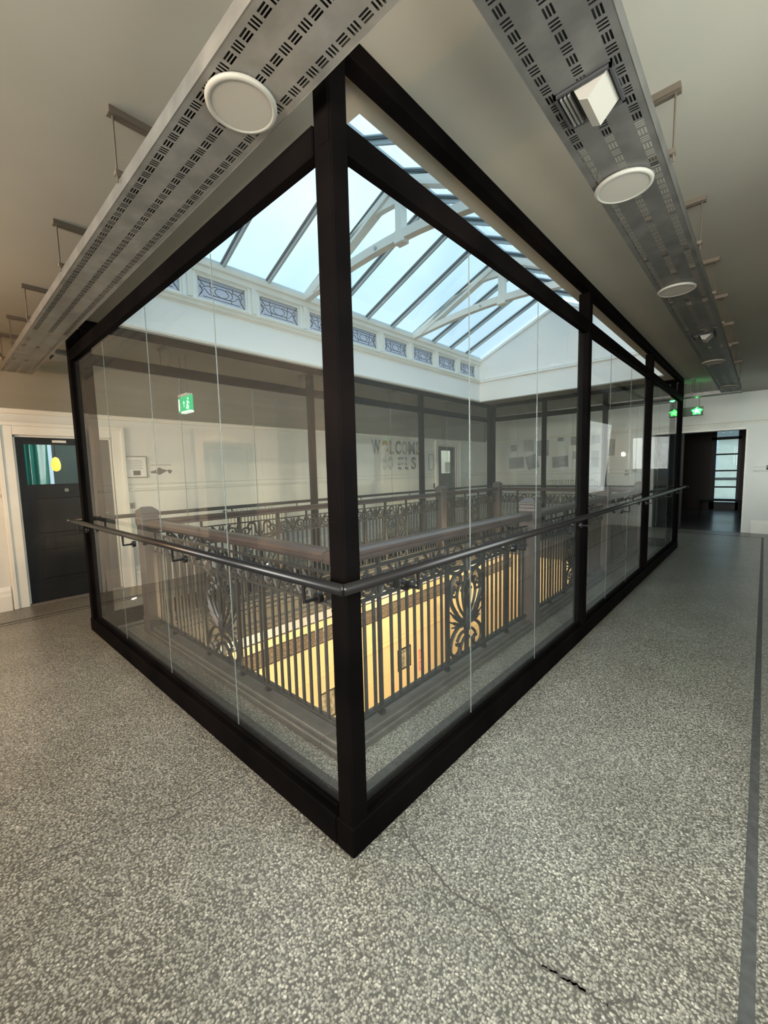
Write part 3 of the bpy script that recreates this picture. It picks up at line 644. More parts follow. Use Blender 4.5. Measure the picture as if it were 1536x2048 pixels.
def palmtop():
    m = MB()
    for s in (-1, 1):
        tb2(m, sm([(0, .80), (s * .05, .85), (s * .06, .93), (s * .11, .955), (s * .15, .92), (s * .13, .88), (s * .10, .90)]), .010)
        tb2(m, spiral(s * .175, .86, .06, .012, -PI / 2, -PI / 2 + s * 3 * PI, 22), .009)
        tb2(m, sm([(s * .02, .79), (s * .10, .80), (s * .20, .81), (s * .245, .84)]), .010)
        m.box(s * .245 - .009, s * .245 + .009, -.009, .009, ZM, ZT)
        tb2(m, sm([(s * .02, .78), (s * .10, .755), (s * .19, .77), (s * .235, .80)]), .012)
    m.tube([(0, 0, .76), (0, 0, .84), (0, 0, .92), (0, 0, ZF)], [.030, .020, .014, .010], 7)
    return m
def frieze():
    m = MB()                                  # unit 0.40 wide
    for s in (-1, 1):
        tb2(m, spiral(s * .11, .875, .070, .016, PI * (.5 + .5 * s) + s * .6, PI * (.5 + .5 * s) + s * (.6 + 3.2 * PI), 26), .009)
        tb2(m, sm([(0, .80), (s * .03, .84), (s * .05, .90), (s * .10, .955)]), .010)
        tb2(m, sm([(s * .165, .84), (s * .185, .80)]), .009); tb2(m, sm([(s * .17, .90), (s * .19, .95)]), .009)
        tb2(m, sm([(0, .86), (s * .02, .91), (s * .015, .955)]), .008)
    m.tube([(0, 0, .80), (0, 0, .86), (0, 0, .93)], [.012, .018, .008], 6)
    return m
PAL, PTOP, FRI = (f().mesh(n, 'iron') for f, n in ((palmette, 'palmette_panel'), (palmtop, 'palmette_crest'), (frieze, 'scroll_frieze')))
BAL = MB().tube([(0, 0, ZB - .01), (0, 0, ZM + .01)], .0112, 6).mesh('baluster', 'iron')
STD = MB().box(-.010, .010, -.010, .010, .03, ZT + .03)
STD.box(-.016, .016, -.016, .016, .06, .10); STD = STD.mesh('standard', 'iron')
def bay(parent, axis, fixed, u0, u1):
    L = u1 - u0; cu = (u0 + u1) / 2
    if axis == 'y' and fixed == BX1 and u0 < 1: cu = 1.66
    def put(name, me, u):
        return link(name, me, parent, loc=((fixed, u, 0) if axis == 'y' else (u, fixed, 0)), rot=((0, 0, PI / 2) if axis == 'y' else None))
    def B(name, a, b, hw, z0, z1, m='iron', bev=.003):
        q = MB()
        if axis == 'y': q.bbox(fixed - hw, fixed + hw, a, b, z0, z1, bev)
        else: q.bbox(a, b, fixed - hw, fixed + hw, z0, z1, bev)
        q.build(name, m, parent)
    B('bottom_rail', u0, u1, .012, ZB - .018, ZB + .004); B('middle_rail', u0, u1, .012, ZM - .006, ZM + .012); B('frieze_rail', u0, u1, .012, ZF - .004, ZF + .010)
    hr_ = MB(); prof = [(-.055, 1.035), (.055, 1.035), (.062, 1.05), (.050, 1.062), (.058, 1.072), (.058, 1.088), (.03, 1.10), (-.03, 1.10), (-.058, 1.088), (-.058, 1.072), (-.050, 1.062), (-.062, 1.05)]
    hr_.prism(prof, (lambda p, q, t: (fixed + p, t, q)) if axis == 'y' else (lambda p, q, t: (t, fixed + p, q)), u0, u1); hr_.build('wooden_handrail', 'wood', parent)
    put('palmette_panel', PAL, cu); put('palmette_crest', PTOP, cu)
    stds = [cu - .262, cu + .262]
    for a, b in ((u0, cu - .25), (cu + .25, u1)):
        k = max(1, round((b - a) / .40)); d = (b - a) / k
        for i in range(k): put('scroll_frieze', FRI, a + d * (i + .5)).scale = (d / .41, 1, 1)
        if k > 1: stds.append(a + d * (k // 2))
    for q in stds: put('standard', STD, q)
    for a, b in ((u0, cu - .25), (cu + .25, u1)):
        n = max(2, round((b - a) / .074)); d = (b - a) / n
        for i in range(1, n):
            if min(abs(a + d * i - q) for q in stds) > .026: put('baluster', BAL, a + d * i)
G = 'iron railing bays around the void'
for ax, fx, a, b, lab in (('y', BX1, .358, 2.718, 'black iron railing bay right of the corner post, nearest the right-hand glass'), ('y', BX1, 2.882, 5.168, 'black iron railing bay of the right side between its two grey newels'), ('y', BX1, 5.332, 7.393, 'black iron railing bay of the right side, farthest back'),
        ('y', BX0, .487, 2.698, 'black iron railing bay across the void in front of the nearer radiator'), ('y', BX0, 2.862, 5.218, 'black iron railing bay across the void under the paper letters'), ('y', BX0, 5.382, 7.393, 'black iron railing bay across the void in front of the grey door'),
        ('x', BY0, -3.143, -.565, 'black iron railing bay with palmette panel behind the left-hand glass'), ('x', BY1, -3.143, -1.872, 'black iron railing bay at the far end of the void, left half'), ('x', BY1, -1.868, -.582, 'black iron railing bay at the far end of the void, right half')):
    t = thing('iron_railing', lab, 'railing', (fx, (a + b) / 2, 0) if ax == 'y' else ((a + b) / 2, fx, 0), G); bay(t, ax, fx, a, b)

# ---------------------------------------------------------------- lighting trays under the ceiling
def slotted(mb, fn, L0, L1, w0, w1, rows, tile, z, skip=()):
    """perforated sheet: fn(l,w,z); rows = centre lines of slot groups; alternating ||| and = groups; real holes"""
    n = int((L1 - L0) / tile); hw = .017
    strips = []; w = w0
    for r in rows: strips.append((w, r - hw, False)); strips.append((r - hw, r + hw, True)); w = r + hw
    strips.append((w, w1, False))
    for a, b, hol in strips:
        if not hol: mb.add([fn(L0, a, z), fn(L1, a, z), fn(L1, b, z), fn(L0, b, z)], [(0, 1, 2, 3)]); continue
        for i in range(n):
            l0 = L0 + i * tile; kind = i % 2; tl = tile
            lw_ = [a, a + .004, a + .010, a + .014, a + .020, a + .024, b - .004, b] if kind == 0 else [a, a + .003, b - .003, b]
            ll = [l0, l0 + tl * .12, l0 + tl * .88, l0 + tl] if kind == 0 else [l0, l0 + tl * .16, l0 + tl * .30, l0 + tl * .43, l0 + tl * .57, l0 + tl * .70, l0 + tl * .84, l0 + tl]
            for p in range(len(ll) - 1):
                for q in range(len(lw_) - 1):
                    if kind == 0 and p == 1 and q in (1, 3, 5): continue
                    if kind == 1 and q == 1 and p in (1, 3, 5): continue
                    mb.add([fn(ll[p], lw_[q], z), fn(ll[p + 1], lw_[q], z), fn(ll[p + 1], lw_[q + 1], z), fn(ll[p], lw_[q + 1], z)], [(0, 1, 2, 3)])
        l0 = L0 + n * tile
        if L1 - l0 > 1e-4: mb.add([fn(l0, a, z), fn(L1, a, z), fn(L1, b, z), fn(l0, b, z)], [(0, 1, 2, 3)])
def tray(label, axis, L0, L1, w0, w1, z, hangers, fill, loc, perf=True, tm='tray'):
    t = thing('cable_tray', label, 'tray', loc)
    fn = (lambda l, w, zz: (l, w, zz)) if axis == 'x' else (lambda l, w, zz: (w, l, zz))
    W_ = w1 - w0; mb = MB()
    if perf: slotted(mb, fn, L0, L1, w0, w1, [w0 + .035, (w0 + w1) / 2, w1 - .035], .045, z)
    else: mb.add([fn(L0, w0, z), fn(L1, w0, z), fn(L1, w1, z), fn(L0, w1, z)], [(0, 1, 2, 3)])
    for a, b in ((w0 - .0015, w0), (w1, w1 + .0015)):
        c = [fn(L0, a, z - .001), fn(L1, a, z - .001), fn(L1, b, z - .001), fn(L0, b, z - .001), fn(L0, a, z + .055), fn(L1, a, z + .055), fn(L1, b, z + .055), fn(L0, b, z + .055)]
        mb.add(c, [(0, 1, 2, 3), (4, 5, 6, 7), (0, 1, 5, 4), (1, 2, 6, 5), (2, 3, 7, 6), (3, 0, 4, 7)])
    mb.build('perforated_sheet', tm, t)
    if fill:  # added dark slab behind the slots so they look black
        f = MB(); a = fill
        vs = [fn(a[0], w0 + .012, z + .02), fn(a[1], w0 + .012, z + .02), fn(a[1], w1 - .012, z + .02), fn(a[0], w1 - .012, z + .02), fn(a[0], w0 + .012, z + .045), fn(a[1], w0 + .012, z + .045), fn(a[1], w1 - .012, z + .045), fn(a[0], w1 - .012, z + .045)]
        f.add(vs, [(3, 2, 1, 0), (4, 5, 6, 7), (0, 1, 5, 4), (1, 2, 6, 5), (2, 3, 7, 6), (3, 0, 4, 7)]); f.build('cable_bundle', 'dark', t)
    for h in hangers:
        s = MB(); p, q = fn(h - .0205, w0 - .03, 2.972), fn(h + .0205, w1 + .03, 3.0); s.box(p[0], q[0], p[1], q[1], 2.975, 3.0); s.box(*( (p[0] + .014, q[0] - .014) if axis == 'x' else (p[0], q[0])), *((p[1], q[1]) if axis == 'x' else (p[1] + .014, q[1] - .014)), 2.973, 2.976)
        hg = s.build('hanger_strut', 'rod', t)
        for ww in (w0 - .012, w1 + .012):
            a = fn(h, ww, z + .03); b = fn(h, ww, 2.98); MB().tube([a, b], .004, 6).build('threaded_rod', 'rod', hg)
        a = fn(h - .015, w0 - .02, z + .058); b = fn(h + .015, w1 + .02, z + .07); MB().box(a[0], b[0], a[1], b[1], z + .057, z + .075).build('cross_bar', 'rod', hg)
    return t
zt = 2.69
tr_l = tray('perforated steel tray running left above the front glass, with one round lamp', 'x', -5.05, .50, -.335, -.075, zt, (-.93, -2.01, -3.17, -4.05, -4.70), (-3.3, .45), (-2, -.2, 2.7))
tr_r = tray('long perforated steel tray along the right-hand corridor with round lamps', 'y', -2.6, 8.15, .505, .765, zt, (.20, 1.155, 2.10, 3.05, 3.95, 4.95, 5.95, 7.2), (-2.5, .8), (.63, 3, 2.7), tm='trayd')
tray('plain steel tray above the far-left corridor by the radiator wall', 'y', -.05, 8.10, -4.21, -3.95, zt, (1.0, 3.0, 5.0, 7.0), None, (-4.08, 4, 2.7), perf=False)
tray('steel tray crossing behind the far end of the glass enclosure', 'x', -4.21, .765, 8.24, 8.50, zt, (-3, -1.2, .1), None, (-1.7, 8.35, 2.7), perf=False)
# conduit on the left ceiling
cnd = thing('conduit', 'dark conduit pipe dropping from the ceiling at the left end of the tray', 'pipe', (-4.7, -.4, 3))
MB().tube([(-5.2, -.46, 2.985), (-4.3, -.46, 2.985)], .011, 8).build('pipe', 'rod', cnd)
MB().tube([(-4.75, -.40, 2.98), (-4.75, -.40, 2.93), (-4.75, -.37, 2.80), (-4.75, -.345, 2.75)], .018, 8).build('pipe', 'rod', cnd)
MB().disc((-4.75, -.40, 2.95), (0, 0, 1), .035, .05, 12).build('junction_box', 'rod', cnd)
tag(MB().tube(catmull([(.86, .47, 3.0), (.865, .47, 2.96), (.88, .46, 2.90), (.84, .40, 2.80), (.79, .36, 2.745)], 6), .009, 8).build('loose_cable', 'dark'), 'short dark cable looping from the ceiling to the right-hand tray', 'cable')

def round_lamp(x, y, label):
    t = thing('round_ceiling_lamp', label, 'lamp', (x, y, zt), 'round panel lamps under the trays'); r = .105
    m = MB(); n = 40; prof = [(r, -.002), (r + .006, -.008), (r + .004, -.016), (r - .008, -.019), (r - .012, -.014)]
    m.add([(x + a * math.cos(2 * PI * j / n), y + a * math.sin(2 * PI * j / n), zt + b) for a, b in prof for j in range(n)], [(i * n + j, i * n + (j + 1) % n, (i + 1) * n + (j + 1) % n, (i + 1) * n + j) for i in range(4) for j in range(n)])
    m.build('rim', 'panelrim', t, smooth=True)
    MB().disc((x, y, zt - .016), (0, 0, 1), r - .010, .012, n).build('diffuser', 'panel', t)
for x, y, l in ((-.185, -.205, 'round unlit panel lamp under the tray at the top left, beside the corner post'), (.61, 1.11, 'round unlit panel lamp under the right-hand tray, largest of its row'), (.61, 2.55, 'round unlit panel lamp under the right-hand tray, second of its row'),
                (.61, 5.30, 'round unlit panel lamp under the right-hand tray, third of its row'), (.635, 7.45, 'round unlit panel lamp at the far end of the right-hand tray')): round_lamp(x, y, l)
def flood(x, y, label):
    t = thing('square_ceiling_lamp', label, 'lamp', (x, y, zt), 'square floodlights under the right-hand tray')
    m = MB(); h = .085
    for a, b, c_, d in ((x - h, x + h, y - h, y - h + .008), (x - h, x + h, y + h - .008, y + h), (x - h, x - h + .008, y - h, y + h), (x + h - .008, x + h, y - h, y + h)): m.box(a, b, c_, d, zt - .012, zt + .03)
    m.box(x - h, x + h, y - h, y + h, zt - .003, zt - .001); m.build('housing', 'dark', t)
    m = MB(); m.prism([(x + .07, zt - .002), (x + .015, zt - .055), (x - .01, zt - .045), (x - .03, zt - .002)], lambda p, q, tt: (p, tt, q), y - .07, y + .07); m.build('reflector', 'panel', t)
    for k_ in range(3): MB().box(x - .045 - .012 * k_, x - .039 - .012 * k_, y - .07, y + .07, zt - .016, zt - .001).build('fin', 'tray', t)
flood(.635, .56, 'square floodlight with white reflector set in the near end of the right-hand tray'); flood(.635, 4.0, 'small square floodlight farther along the right-hand tray')

# ---------------------------------------------------------------- exit signs
ex = thing('exit_sign', 'hanging green exit sign with running figure and arrow, seen through the left glass', 'sign', (-4.32, 1.3, 3))
MB().bbox(-4.52, -4.12, 1.29, 1.31, 2.32, 2.50, .003).build('sign_plate', 'green', ex)
sy = MB(); Y = 1.288
sy.prism([(-4.50, 2.34), (-4.455, 2.335), (-4.455, 2.485), (-4.50, 2.48)], lambda p, q, t: (p, t, q), Y - .002, Y)
sy.prism([(-4.345, 2.37), (-4.335, 2.37), (-4.335, 2.42), (-4.31, 2.42), (-4.34, 2.45), (-4.37, 2.42), (-4.345, 2.42)], lambda p, q, t: (p, t, q), Y - .002, Y)
sy.tube([(-4.22, Y, 2.44), (-4.24, Y, 2.40), (-4.21, Y, 2.37), (-4.23, Y, 2.34)], .008, 5); sy.tube([(-4.24, Y, 2.40), (-4.26, Y, 2.37), (-4.275, Y, 2.345)], .007, 5); sy.tube([(-4.255, Y, 2.435), (-4.22, Y, 2.43), (-4.185, Y, 2.405)], .006, 5)
sy.disc((-4.215, Y - .004, 2.465), (0, 1, 0), .013, .005, 10)
sy.build('pictogram', 'signw', ex)
MB().bbox(-4.44, -4.20, 1.26, 1.34, 2.50, 2.53, .003).build('bracket', 'plastic', ex)
MB().bbox(-4.40, -4.16, 1.27, 1.33, 2.295, 2.32, .003).build('downlight', 'signw', ex)
for x in (-4.42, -4.25): MB().tube([(x, 1.3, 2.53), (x, 1.3, 3.0)], .004, 6).build('suspension_rod', 'rod', ex)
ex = thing('exit_sign', 'glowing green star-like emergency sign hanging at the far end of the right corridor', 'sign', (.1, 8.75, 3))
MB().bbox(-.13, .22, 8.74, 8.79, 2.40, 2.56, .004).build('sign_plate', 'doorg', ex)
gp = MB(); n = 10; cx_, cz_ = .13, 2.48
pts = [(cx_ + (.095 if i % 2 == 0 else .062) * math.cos(2 * PI * i / n + .3), cz_ + (.075 if i % 2 == 0 else .055) * math.sin(2 * PI * i / n + .3)) for i in range(n)]
gp.prism(pts, lambda p, q, t: (p, t, q), 8.725, 8.739); gp.build('lit_panel', 'greenlit', ex)
gp = MB()
for i in range(5):
    a = 2 * PI * i / 5 + .5; gp.tube([(cx_, 8.722, cz_), (cx_ + .065 * math.cos(a), 8.722, cz_ + .055 * math.sin(a))], [.018, .008], 5)
gp.build('star', 'starw', ex)
for x in (-.06, .16): MB().tube([(x, 8.765, 2.56), (x, 8.765, 3.0)], .004, 6).build('suspension_rod', 'rod', ex)
lp = bpy.data.lights.new('sign_glow', 'POINT'); lp.energy = 1.6; lp.color = (.1, 1, .25); lp.shadow_soft_size = .05
lo = bpy.data.objects.new('sign_glow', lp); COL.objects.link(lo); lo.location = (.14, 8.55, 2.72)

# ---------------------------------------------------------------- radiators
colm = MB()
for s in (-1, 1): colm.tube(catmull([(0, s * .035, 0), (0, s * .04, .03), (0, s * .04, .62), (0, s * .03, .66), (0, 0, .675)], 3), .016, 8)
colm.tube([(0, -.04, .01), (0, .04, .01)], .016, 8)
COLM = colm.mesh('column', 'rad', True)
def radiator(axis, fixed, u0, u1, z0, h, label):
    t = thing('radiator', label, 'radiator', ((fixed, (u0 + u1) / 2, 0) if axis == 'y' else ((u0 + u1) / 2, fixed, 0)), 'cream column radiators'); n = int((u1 - u0) / .058)
    for i in range(n):
        u = u0 + (i + .5) * (u1 - u0) / n
        o = link('column', COLM, t, loc=((fixed, u, z0) if axis == 'y' else (u, fixed, z0)), rot=((0, 0, PI / 2) if axis == 'y' else None)); o.scale = (1, 1, h / .69)
        if axis == 'y': o.rotation_euler = (0, 0, PI / 2)
    F = (lambda u, w, z: (fixed + w, u, z)) if axis == 'y' else (lambda u, w, z: (u, fixed + w, z))
    for z in (z0 + .04, z0 + h - .06): MB().tube([F(u0, 0, z), F(u1, 0, z)], .018, 8).build('header_pipe', 'rad', t)
    v = MB(); v.tube([F(u1, 0, z0 + h - .06), F(u1 + .07, 0, z0 + h - .06), F(u1 + .07, 0, 0)], .01, 8); v.build('pipe', 'tray', t)
    v = MB(); v.disc(F(u0 - .07, 0, z0 + h - .08), (0, 0, 1), .028, .07, 12); v.tube([F(u0, 0, z0 + h - .06), F(u0 - .07, 0, z0 + h - .06)], .01, 8); v.build('valve', 'dark', t)
    for u in (u0 + .1, u1 - .1): MB().box(*([F(u - .01, -.03, 0)[0], F(u + .01, .03, 0)[0]]), *([F(u - .01, -.03, 0)[1], F(u + .01, .03, 0)[1]]), 0, z0 + .03).build('foot', 'rad', t)
# column geometry is laid with its depth along local y; rotate for walls along Y
radiator('y', XW + .12, 2.25, 3.25, .12, .84, 'cream column radiator on the left wall, nearer one, opposite the first far post')
radiator('y', XW + .12, 5.75, 7.45, .12, .78, 'low cream column radiator on the left wall under the paper letters')
radiator('x', YN - .12, -3.45, -2.15, .12, 1.05, 'tall cream column radiator on the end wall under the pinned prints')

# ---------------------------------------------------------------- letters: WELCOME to ELS
pats = {'pw': ((.20, .21, .25), (.42, .42, .36)), 'pe': ((.42, .28, .08), (.60, .48, .25)), 'pl': ((.28, .24, .16), (.45, .42, .33)), 'pc': ((.15, .15, .13), (.34, .33, .26)),
        'po': ((.30, .30, .28), (.50, .48, .36)), 'pm': ((.17, .17, .17), (.36, .36, .34)), 'pg': ((.40, .43, .42), (.58, .60, .58)), 'pd': ((.02, .02, .025), (.85, .85, .85))}
for k_, (a, b) in pats.items(): M[k_] = mat('patterned_card_' + k_, a, .6, noise=(b, 22 if k_ == 'pd' else 9, 2))
dg = bpy.context.evaluated_depsgraph_get()
def letter(ch, y0, y1, z0, z1, m, label):
    cu_ = bpy.data.curves.new('letter', 'FONT'); cu_.body = ch; cu_.extrude = .05; cu_.offset = .035; o = bpy.data.objects.new('tmp', cu_); COL.objects.link(o)
    bpy.context.view_layer.update(); d = bpy.context.evaluated_depsgraph_get(); me = bpy.data.meshes.new_from_object(o.evaluated_get(d)); bpy.data.objects.remove(o)
    xs = [v.co.x for v in me.vertices]; ys = [v.co.y for v in me.vertices]; ax, bx, ay, by = min(xs), max(xs), min(ys), max(ys)
    for v in me.vertices:
        u = (v.co.x - ax) / (bx - ax); w = (v.co.y - ay) / (by - ay)
        v.co = Vector(((.0 if v.co.z < 0 else .006), y0 + (y1 - y0) * u - (y0 + y1) / 2, (z1 - z0) * (w - .5)))
    me.materials.clear(); me.materials.append(M[m]); me.name = 'card_letter'
    ob = link('card_letter', me, None, loc=(XW + .001, (y0 + y1) / 2, (z0 + z1) / 2)); tag(ob, label, 'letter', 'card letters spelling a welcome'); return ob
for ch, a, b, m, l in (('W', 5.69, 5.99, 'pw', 'blue-grey patterned card letter W starting the upper word'), ('e', 6.03, 6.25, 'pe', 'ochre patterned card letter e, second of the upper word'), ('L', 6.30, 6.46, 'pl', 'brown patterned card letter L of the upper word'),
                       ('C', 6.50, 6.70, 'pc', 'dark card letter C of the upper word'), ('O', 6.74, 6.95, 'po', 'pale olive card letter O of the upper word'), ('M', 6.99, 7.25, 'pm', 'dark card letter M of the upper word'), ('E', 7.29, 7.45, 'pl', 'card letter E ending the upper word behind the far post')):
    letter(ch, a, b, 1.90, 2.22, m, l)
for ch, a, b, m, l in (('t', 6.02, 6.18, 'pg', 'pale grey card letter t starting the lower line'), ('o', 6.22, 6.42, 'pg', 'faint grey card letter o of the lower line'), ('E', 6.58, 6.80, 'pd', 'black and white speckled card letter E of the lower line'),
                       ('L', 6.85, 7.03, 'pd', 'black and white speckled card letter L of the lower line'), ('S', 7.09, 7.28, 'pm', 'grey card letter S ending the lower line')):
    letter(ch, a, b, 1.54, 1.85, m, l)

# ---------------------------------------------------------------- things on the left wall
nf = picture('noticeboard', 'pale framed notice with small dark picture, right of the left door', 'notice', .86, 1.13, 1.50, 1.80, 'panel', 'paper', fw=.014)
nt_ = MB()
for i in range(6): nt_.box(XW + .0115, XW + .0135, .90, 1.06 + .02 * (i % 2), 1.735 - .022 * i, 1.741 - .022 * i)
nt_.build('printed_lines', 'panel', nf); MB().box(XW + .0115, XW + .0135, .95, 1.04, 1.535, 1.60).build('small_picture', 'iron', nf)
fl = thing('wall_sticker', 'dark floral sticker with a line of lettering on the left wall beside the framed notice', 'sticker', (XW, 1.33, 1.6))
m = MB(); X = XW
m.prism([(1.17, 1.585), (1.23, 1.60), (1.29, 1.645), (1.33, 1.62), (1.40, 1.60), (1.37, 1.575), (1.34, 1.56), (1.29, 1.535), (1.24, 1.555), (1.18, 1.56)], lambda p, q, t: (t, p, q), X, X + .002); m.build('flower', 'doorg', fl)
m = MB(); m.prism([(1.39, 1.60), (1.43, 1.61), (1.47, 1.595), (1.44, 1.55), (1.42, 1.555)], lambda p, q, t: (t, p, q), X, X + .002); m.build('leaf', 'doorg', fl)
m = MB(); 
for i in range(9): m.box(X, X + .002, 1.19 + .03 * i, 1.21 + .03 * i, 1.668 + .004 * (i % 2), 1.682)
m.build('lettering', 'panel', fl)
def plate(name, label, cat, x, y, z, w, h, axis='x', m='plastic'):
    t = thing(name, label, cat, (x, y, z))
    if axis == 'x': MB().bbox(x, x + .012, y - w / 2, y + w / 2, z - h / 2, z + h / 2, .002).build('face_plate', m, t); MB().bbox(x + .012, x + .018, y - .01, y + .01, z - .015, z + .015, .001).build('rocker', 'dark', t)
    else: MB().bbox(x - w / 2, x + w / 2, y - .012, y, z - h / 2, z + h / 2, .002).build('face_plate', m, t); MB().bbox(x - .01, x + .01, y - .018, y - .012, z - .015, z + .015, .001).build('rocker', 'dark', t)
plate('light_switch', 'grey light switch on the left wall just right of the left door', 'switch', XW, .90, 1.12, .08, .08, m='panel')
plate('light_switch', 'dark switch on the left wall beside the far grey door', 'switch', XW, 8.05, 1.10, .08, .14, m='doorg')
plate('light_switch', 'small switch on the end wall right of the hanging prints', 'switch', -1.45, YN, 1.33, .08, .14, axis='y', m='panel')
plate('alarm_call_point', 'small black call point on the end wall right of the dark doorway', 'alarm', 1.19, YN, 1.395, .11, .09, axis='y', m='doorb')
picture('noticeboard', 'pale blue edged notice on the left wall just before the far grey door', 'notice', 7.80, 8.00, 1.52, 1.92, 'print', 'paper', fw=.015)

# ---------------------------------------------------------------- prints pinned on the end wall
def print_(cx_, cz_, w, h, rot, label, m='print', curl=.012):
    mb = MB(); n = 6; vs = []
    for j in range(2):
        for i in range(n + 1):
            u = -w / 2 + w * i / n; v = (-h / 2, h / 2)[j]; d = curl * (2 * i / n - 1) ** 2 * (1 if j == 0 else .4)
            x = cx_ + u * math.cos(rot) - v * math.sin(rot); z = cz_ + u * math.sin(rot) + v * math.cos(rot); vs.append((x, YN - .003 - d, z))
    k_ = n + 1; vs += [(x, y + .0015, z) for x, y, z in vs]
    mb.add(vs, [(i, i + 1, k_ + i + 1, k_ + i) for i in range(n)] + [(2 * k_ + i + 1, 2 * k_ + i, 3 * k_ + i, 3 * k_ + i + 1) for i in range(n)])
    tag(mb.build('photo_print', m), label, 'print', 'prints pinned to the end wall')
M['print2'] = mat('pale_print', (.40, .42, .41), .6, noise=((.52, .53, .51), 5, 3))
for a in ((-4.43, 2.10, .19, .18, 0, 'small dark square print, leftmost of the upper row on the end wall'),
          (-3.98, 2.17, .30, .36, .03, 'pale portrait print in the upper row, second from the left', 'print2'),
          (-3.57, 2.06, .34, .44, 0, 'tall blue-grey portrait print in the upper row above the radiator'),
          (-3.08, 2.29, .16, .14, 0, 'tiny dark print high on the end wall'),
          (-4.35, 1.67, .46, .33, .05, 'wide grey landscape print low at the left of the end wall'),
          (-3.87, 1.68, .34, .40, .28, 'strongly tilted grey print low on the end wall'),
          (-3.08, 1.66, .43, .30, .07, 'wide blue-grey print low on the end wall over the radiator'),
          (-2.62, 1.82, .26, .20, -.03, 'small landscape print right of the wide one'),
          (-2.66, 2.24, .30, .30, 0, 'square dark print high above the radiator'),
          (-2.18, 2.22, .20, .24, .05, 'dark print at the top, just right of the glass post'),
          (-2.19, 1.70, .18, .44, 0, 'narrow tall dark print right of the radiator'),
          (-1.86, 1.98, .26, .42, -.03, 'large rounded-looking dark print, rightmost on the end wall')): print_(*a)
# fire extinguisher
fe = thing('fire_extinguisher', 'red fire extinguisher standing on the floor before the end wall', 'extinguisher', (-2.0, 10.60, 0))
m = MB(); prof = [(.001, .01), (.075, .01), (.08, .03), (.08, .42), (.07, .47), (.035, .50), (.025, .53), (.001, .53)]; n = 16
m.add([(-2.0 + r * math.cos(2 * PI * j / n), 10.6 + r * math.sin(2 * PI * j / n), z) for r, z in prof for j in range(n)], [(i * n + j, i * n + (j + 1) % n, (i + 1) * n + (j + 1) % n, (i + 1) * n + j) for i in range(len(prof) - 1) for j in range(n)])
m.build('cylinder', 'red', fe, smooth=True); MB().bbox(-2.05, -1.93, 10.59, 10.61, .53, .56, .003).build('lever', 'dark', fe)
MB().tube(catmull([(-1.98, 10.6, .54), (-1.90, 10.58, .50), (-1.90, 10.55, .30), (-1.93, 10.52, .12)], 4), .010, 8).build('hose', 'dark', fe)
MB().box(-2.02, -1.97, 10.515, 10.522, .25, .36).build('label_plate', 'paper', fe)

# ---------------------------------------------------------------- dark corridor beyond the end wall
YF = 16.5
st('floor_corridor', MB().box(-2.2, 1.2, YN, YF + .3, -.05, -.001), 'dpanel')
st('wall_corridor_left', MB().box(-1.5, -1.35, YN + .25, YF, 0, 2.7), 'brown'); st('wall_corridor_right', MB().box(.78, .95, YN + .25, YF, 0, 2.7), 'brown')
st('ceiling_corridor', MB().box(-1.5, .95, YN + .25, YF + .2, 2.68, 2.75), 'brown')
st('wall_corridor_end', wall_x(YF, YF + .15, [(-.22, .53, 0, 2.62)], -1.5, .95, 0, 2.7), 'brown')
dl = MB().bbox(-.94, -.30, YN + .05, YN + .09, .01, 2.20, .004).build('door_4', 'doorb'); dl['kind'] = 'structure'
MB().tube([(-.36, YN + .05, 1.0), (-.36, YN - .0, 1.0), (-.36, YN - .0, 1.25), (-.36, YN + .05, 1.25)], .008, 6).build('pull_handle', 'tray', dl)
MB().bbox(-.72, -.42, YN + .042, YN + .05, .55, .95, .003).build('raised_panel', 'doorb', dl); MB().bbox(-.72, -.42, YN + .042, YN + .05, 1.3, 2.0, .003).build('raised_panel', 'doorb', dl)
gd = MB(); gx0, gx1 = -.22, .53
for a, b, c_, d in ((gx0, gx0 + .13, 0, 2.62), (gx1 - .08, gx1, 0, 2.62), (gx0, gx1, 2.27, 2.36), (gx0, gx1, 2.56, 2.62), (gx0, gx1, 0, .25)): gd.box(a, b, YF + .02, YF + .07, c_, d)
for z in (.74, 1.27, 1.80): gd.box(gx0 + .13, gx1 - .08, YF + .025, YF + .065, z - .025, z + .025)
g5 = gd.build('door_5', 'doorb'); g5['kind'] = 'structure'
for a, b in ((.25, .715), (.765, 1.245), (1.295, 1.775), (1.825, 2.27), (2.36, 2.56)): MB().box(gx0 + .13, gx1 - .08, YF + .04, YF + .046, a, b).build('glass_pane', 'paneglass', g5)
for x, z, l in ((-.0, 1.9, 'upper pale notice on the dark corridor wall'), (.0, 1.45, 'middle pale notice on the dark corridor wall'), (0, 1.0, 'yellowed lower notice on the dark corridor wall')):
    tag(MB().box(-1.349, -1.343, 12.4, 12.8, z - .18, z + .15).build('notice', 'print2'), l, 'notice')
tw = thing('corridor_light', 'twin small ceiling lights glinting in the dark corridor', 'lamp', (.0, 13.5, 2.68)); M['glint'] = mat('lit_led', (1, 1, 1), .4, emis=(.7, 1, .9), estr=6)
for x in (-.12, .10): MB().disc((x, 13.5, 2.655), (0, 0, 1), .03, .025, 12).build('led', 'glint', tw)
tbl = thing('small_table', 'low dark table standing in the dark corridor before the glazed door', 'table', (.2, 14.6, 0))
MB().bbox(-.35, .70, 14.4, 14.8, .42, .47, .005).build('table_top', 'dark', tbl)
for x in (-.3, .65):
    for y in (14.43, 14.77): MB().bbox(x - .02, x + .02, y - .02, y + .02, 0, .42, .003).build('leg', 'dark', tbl)
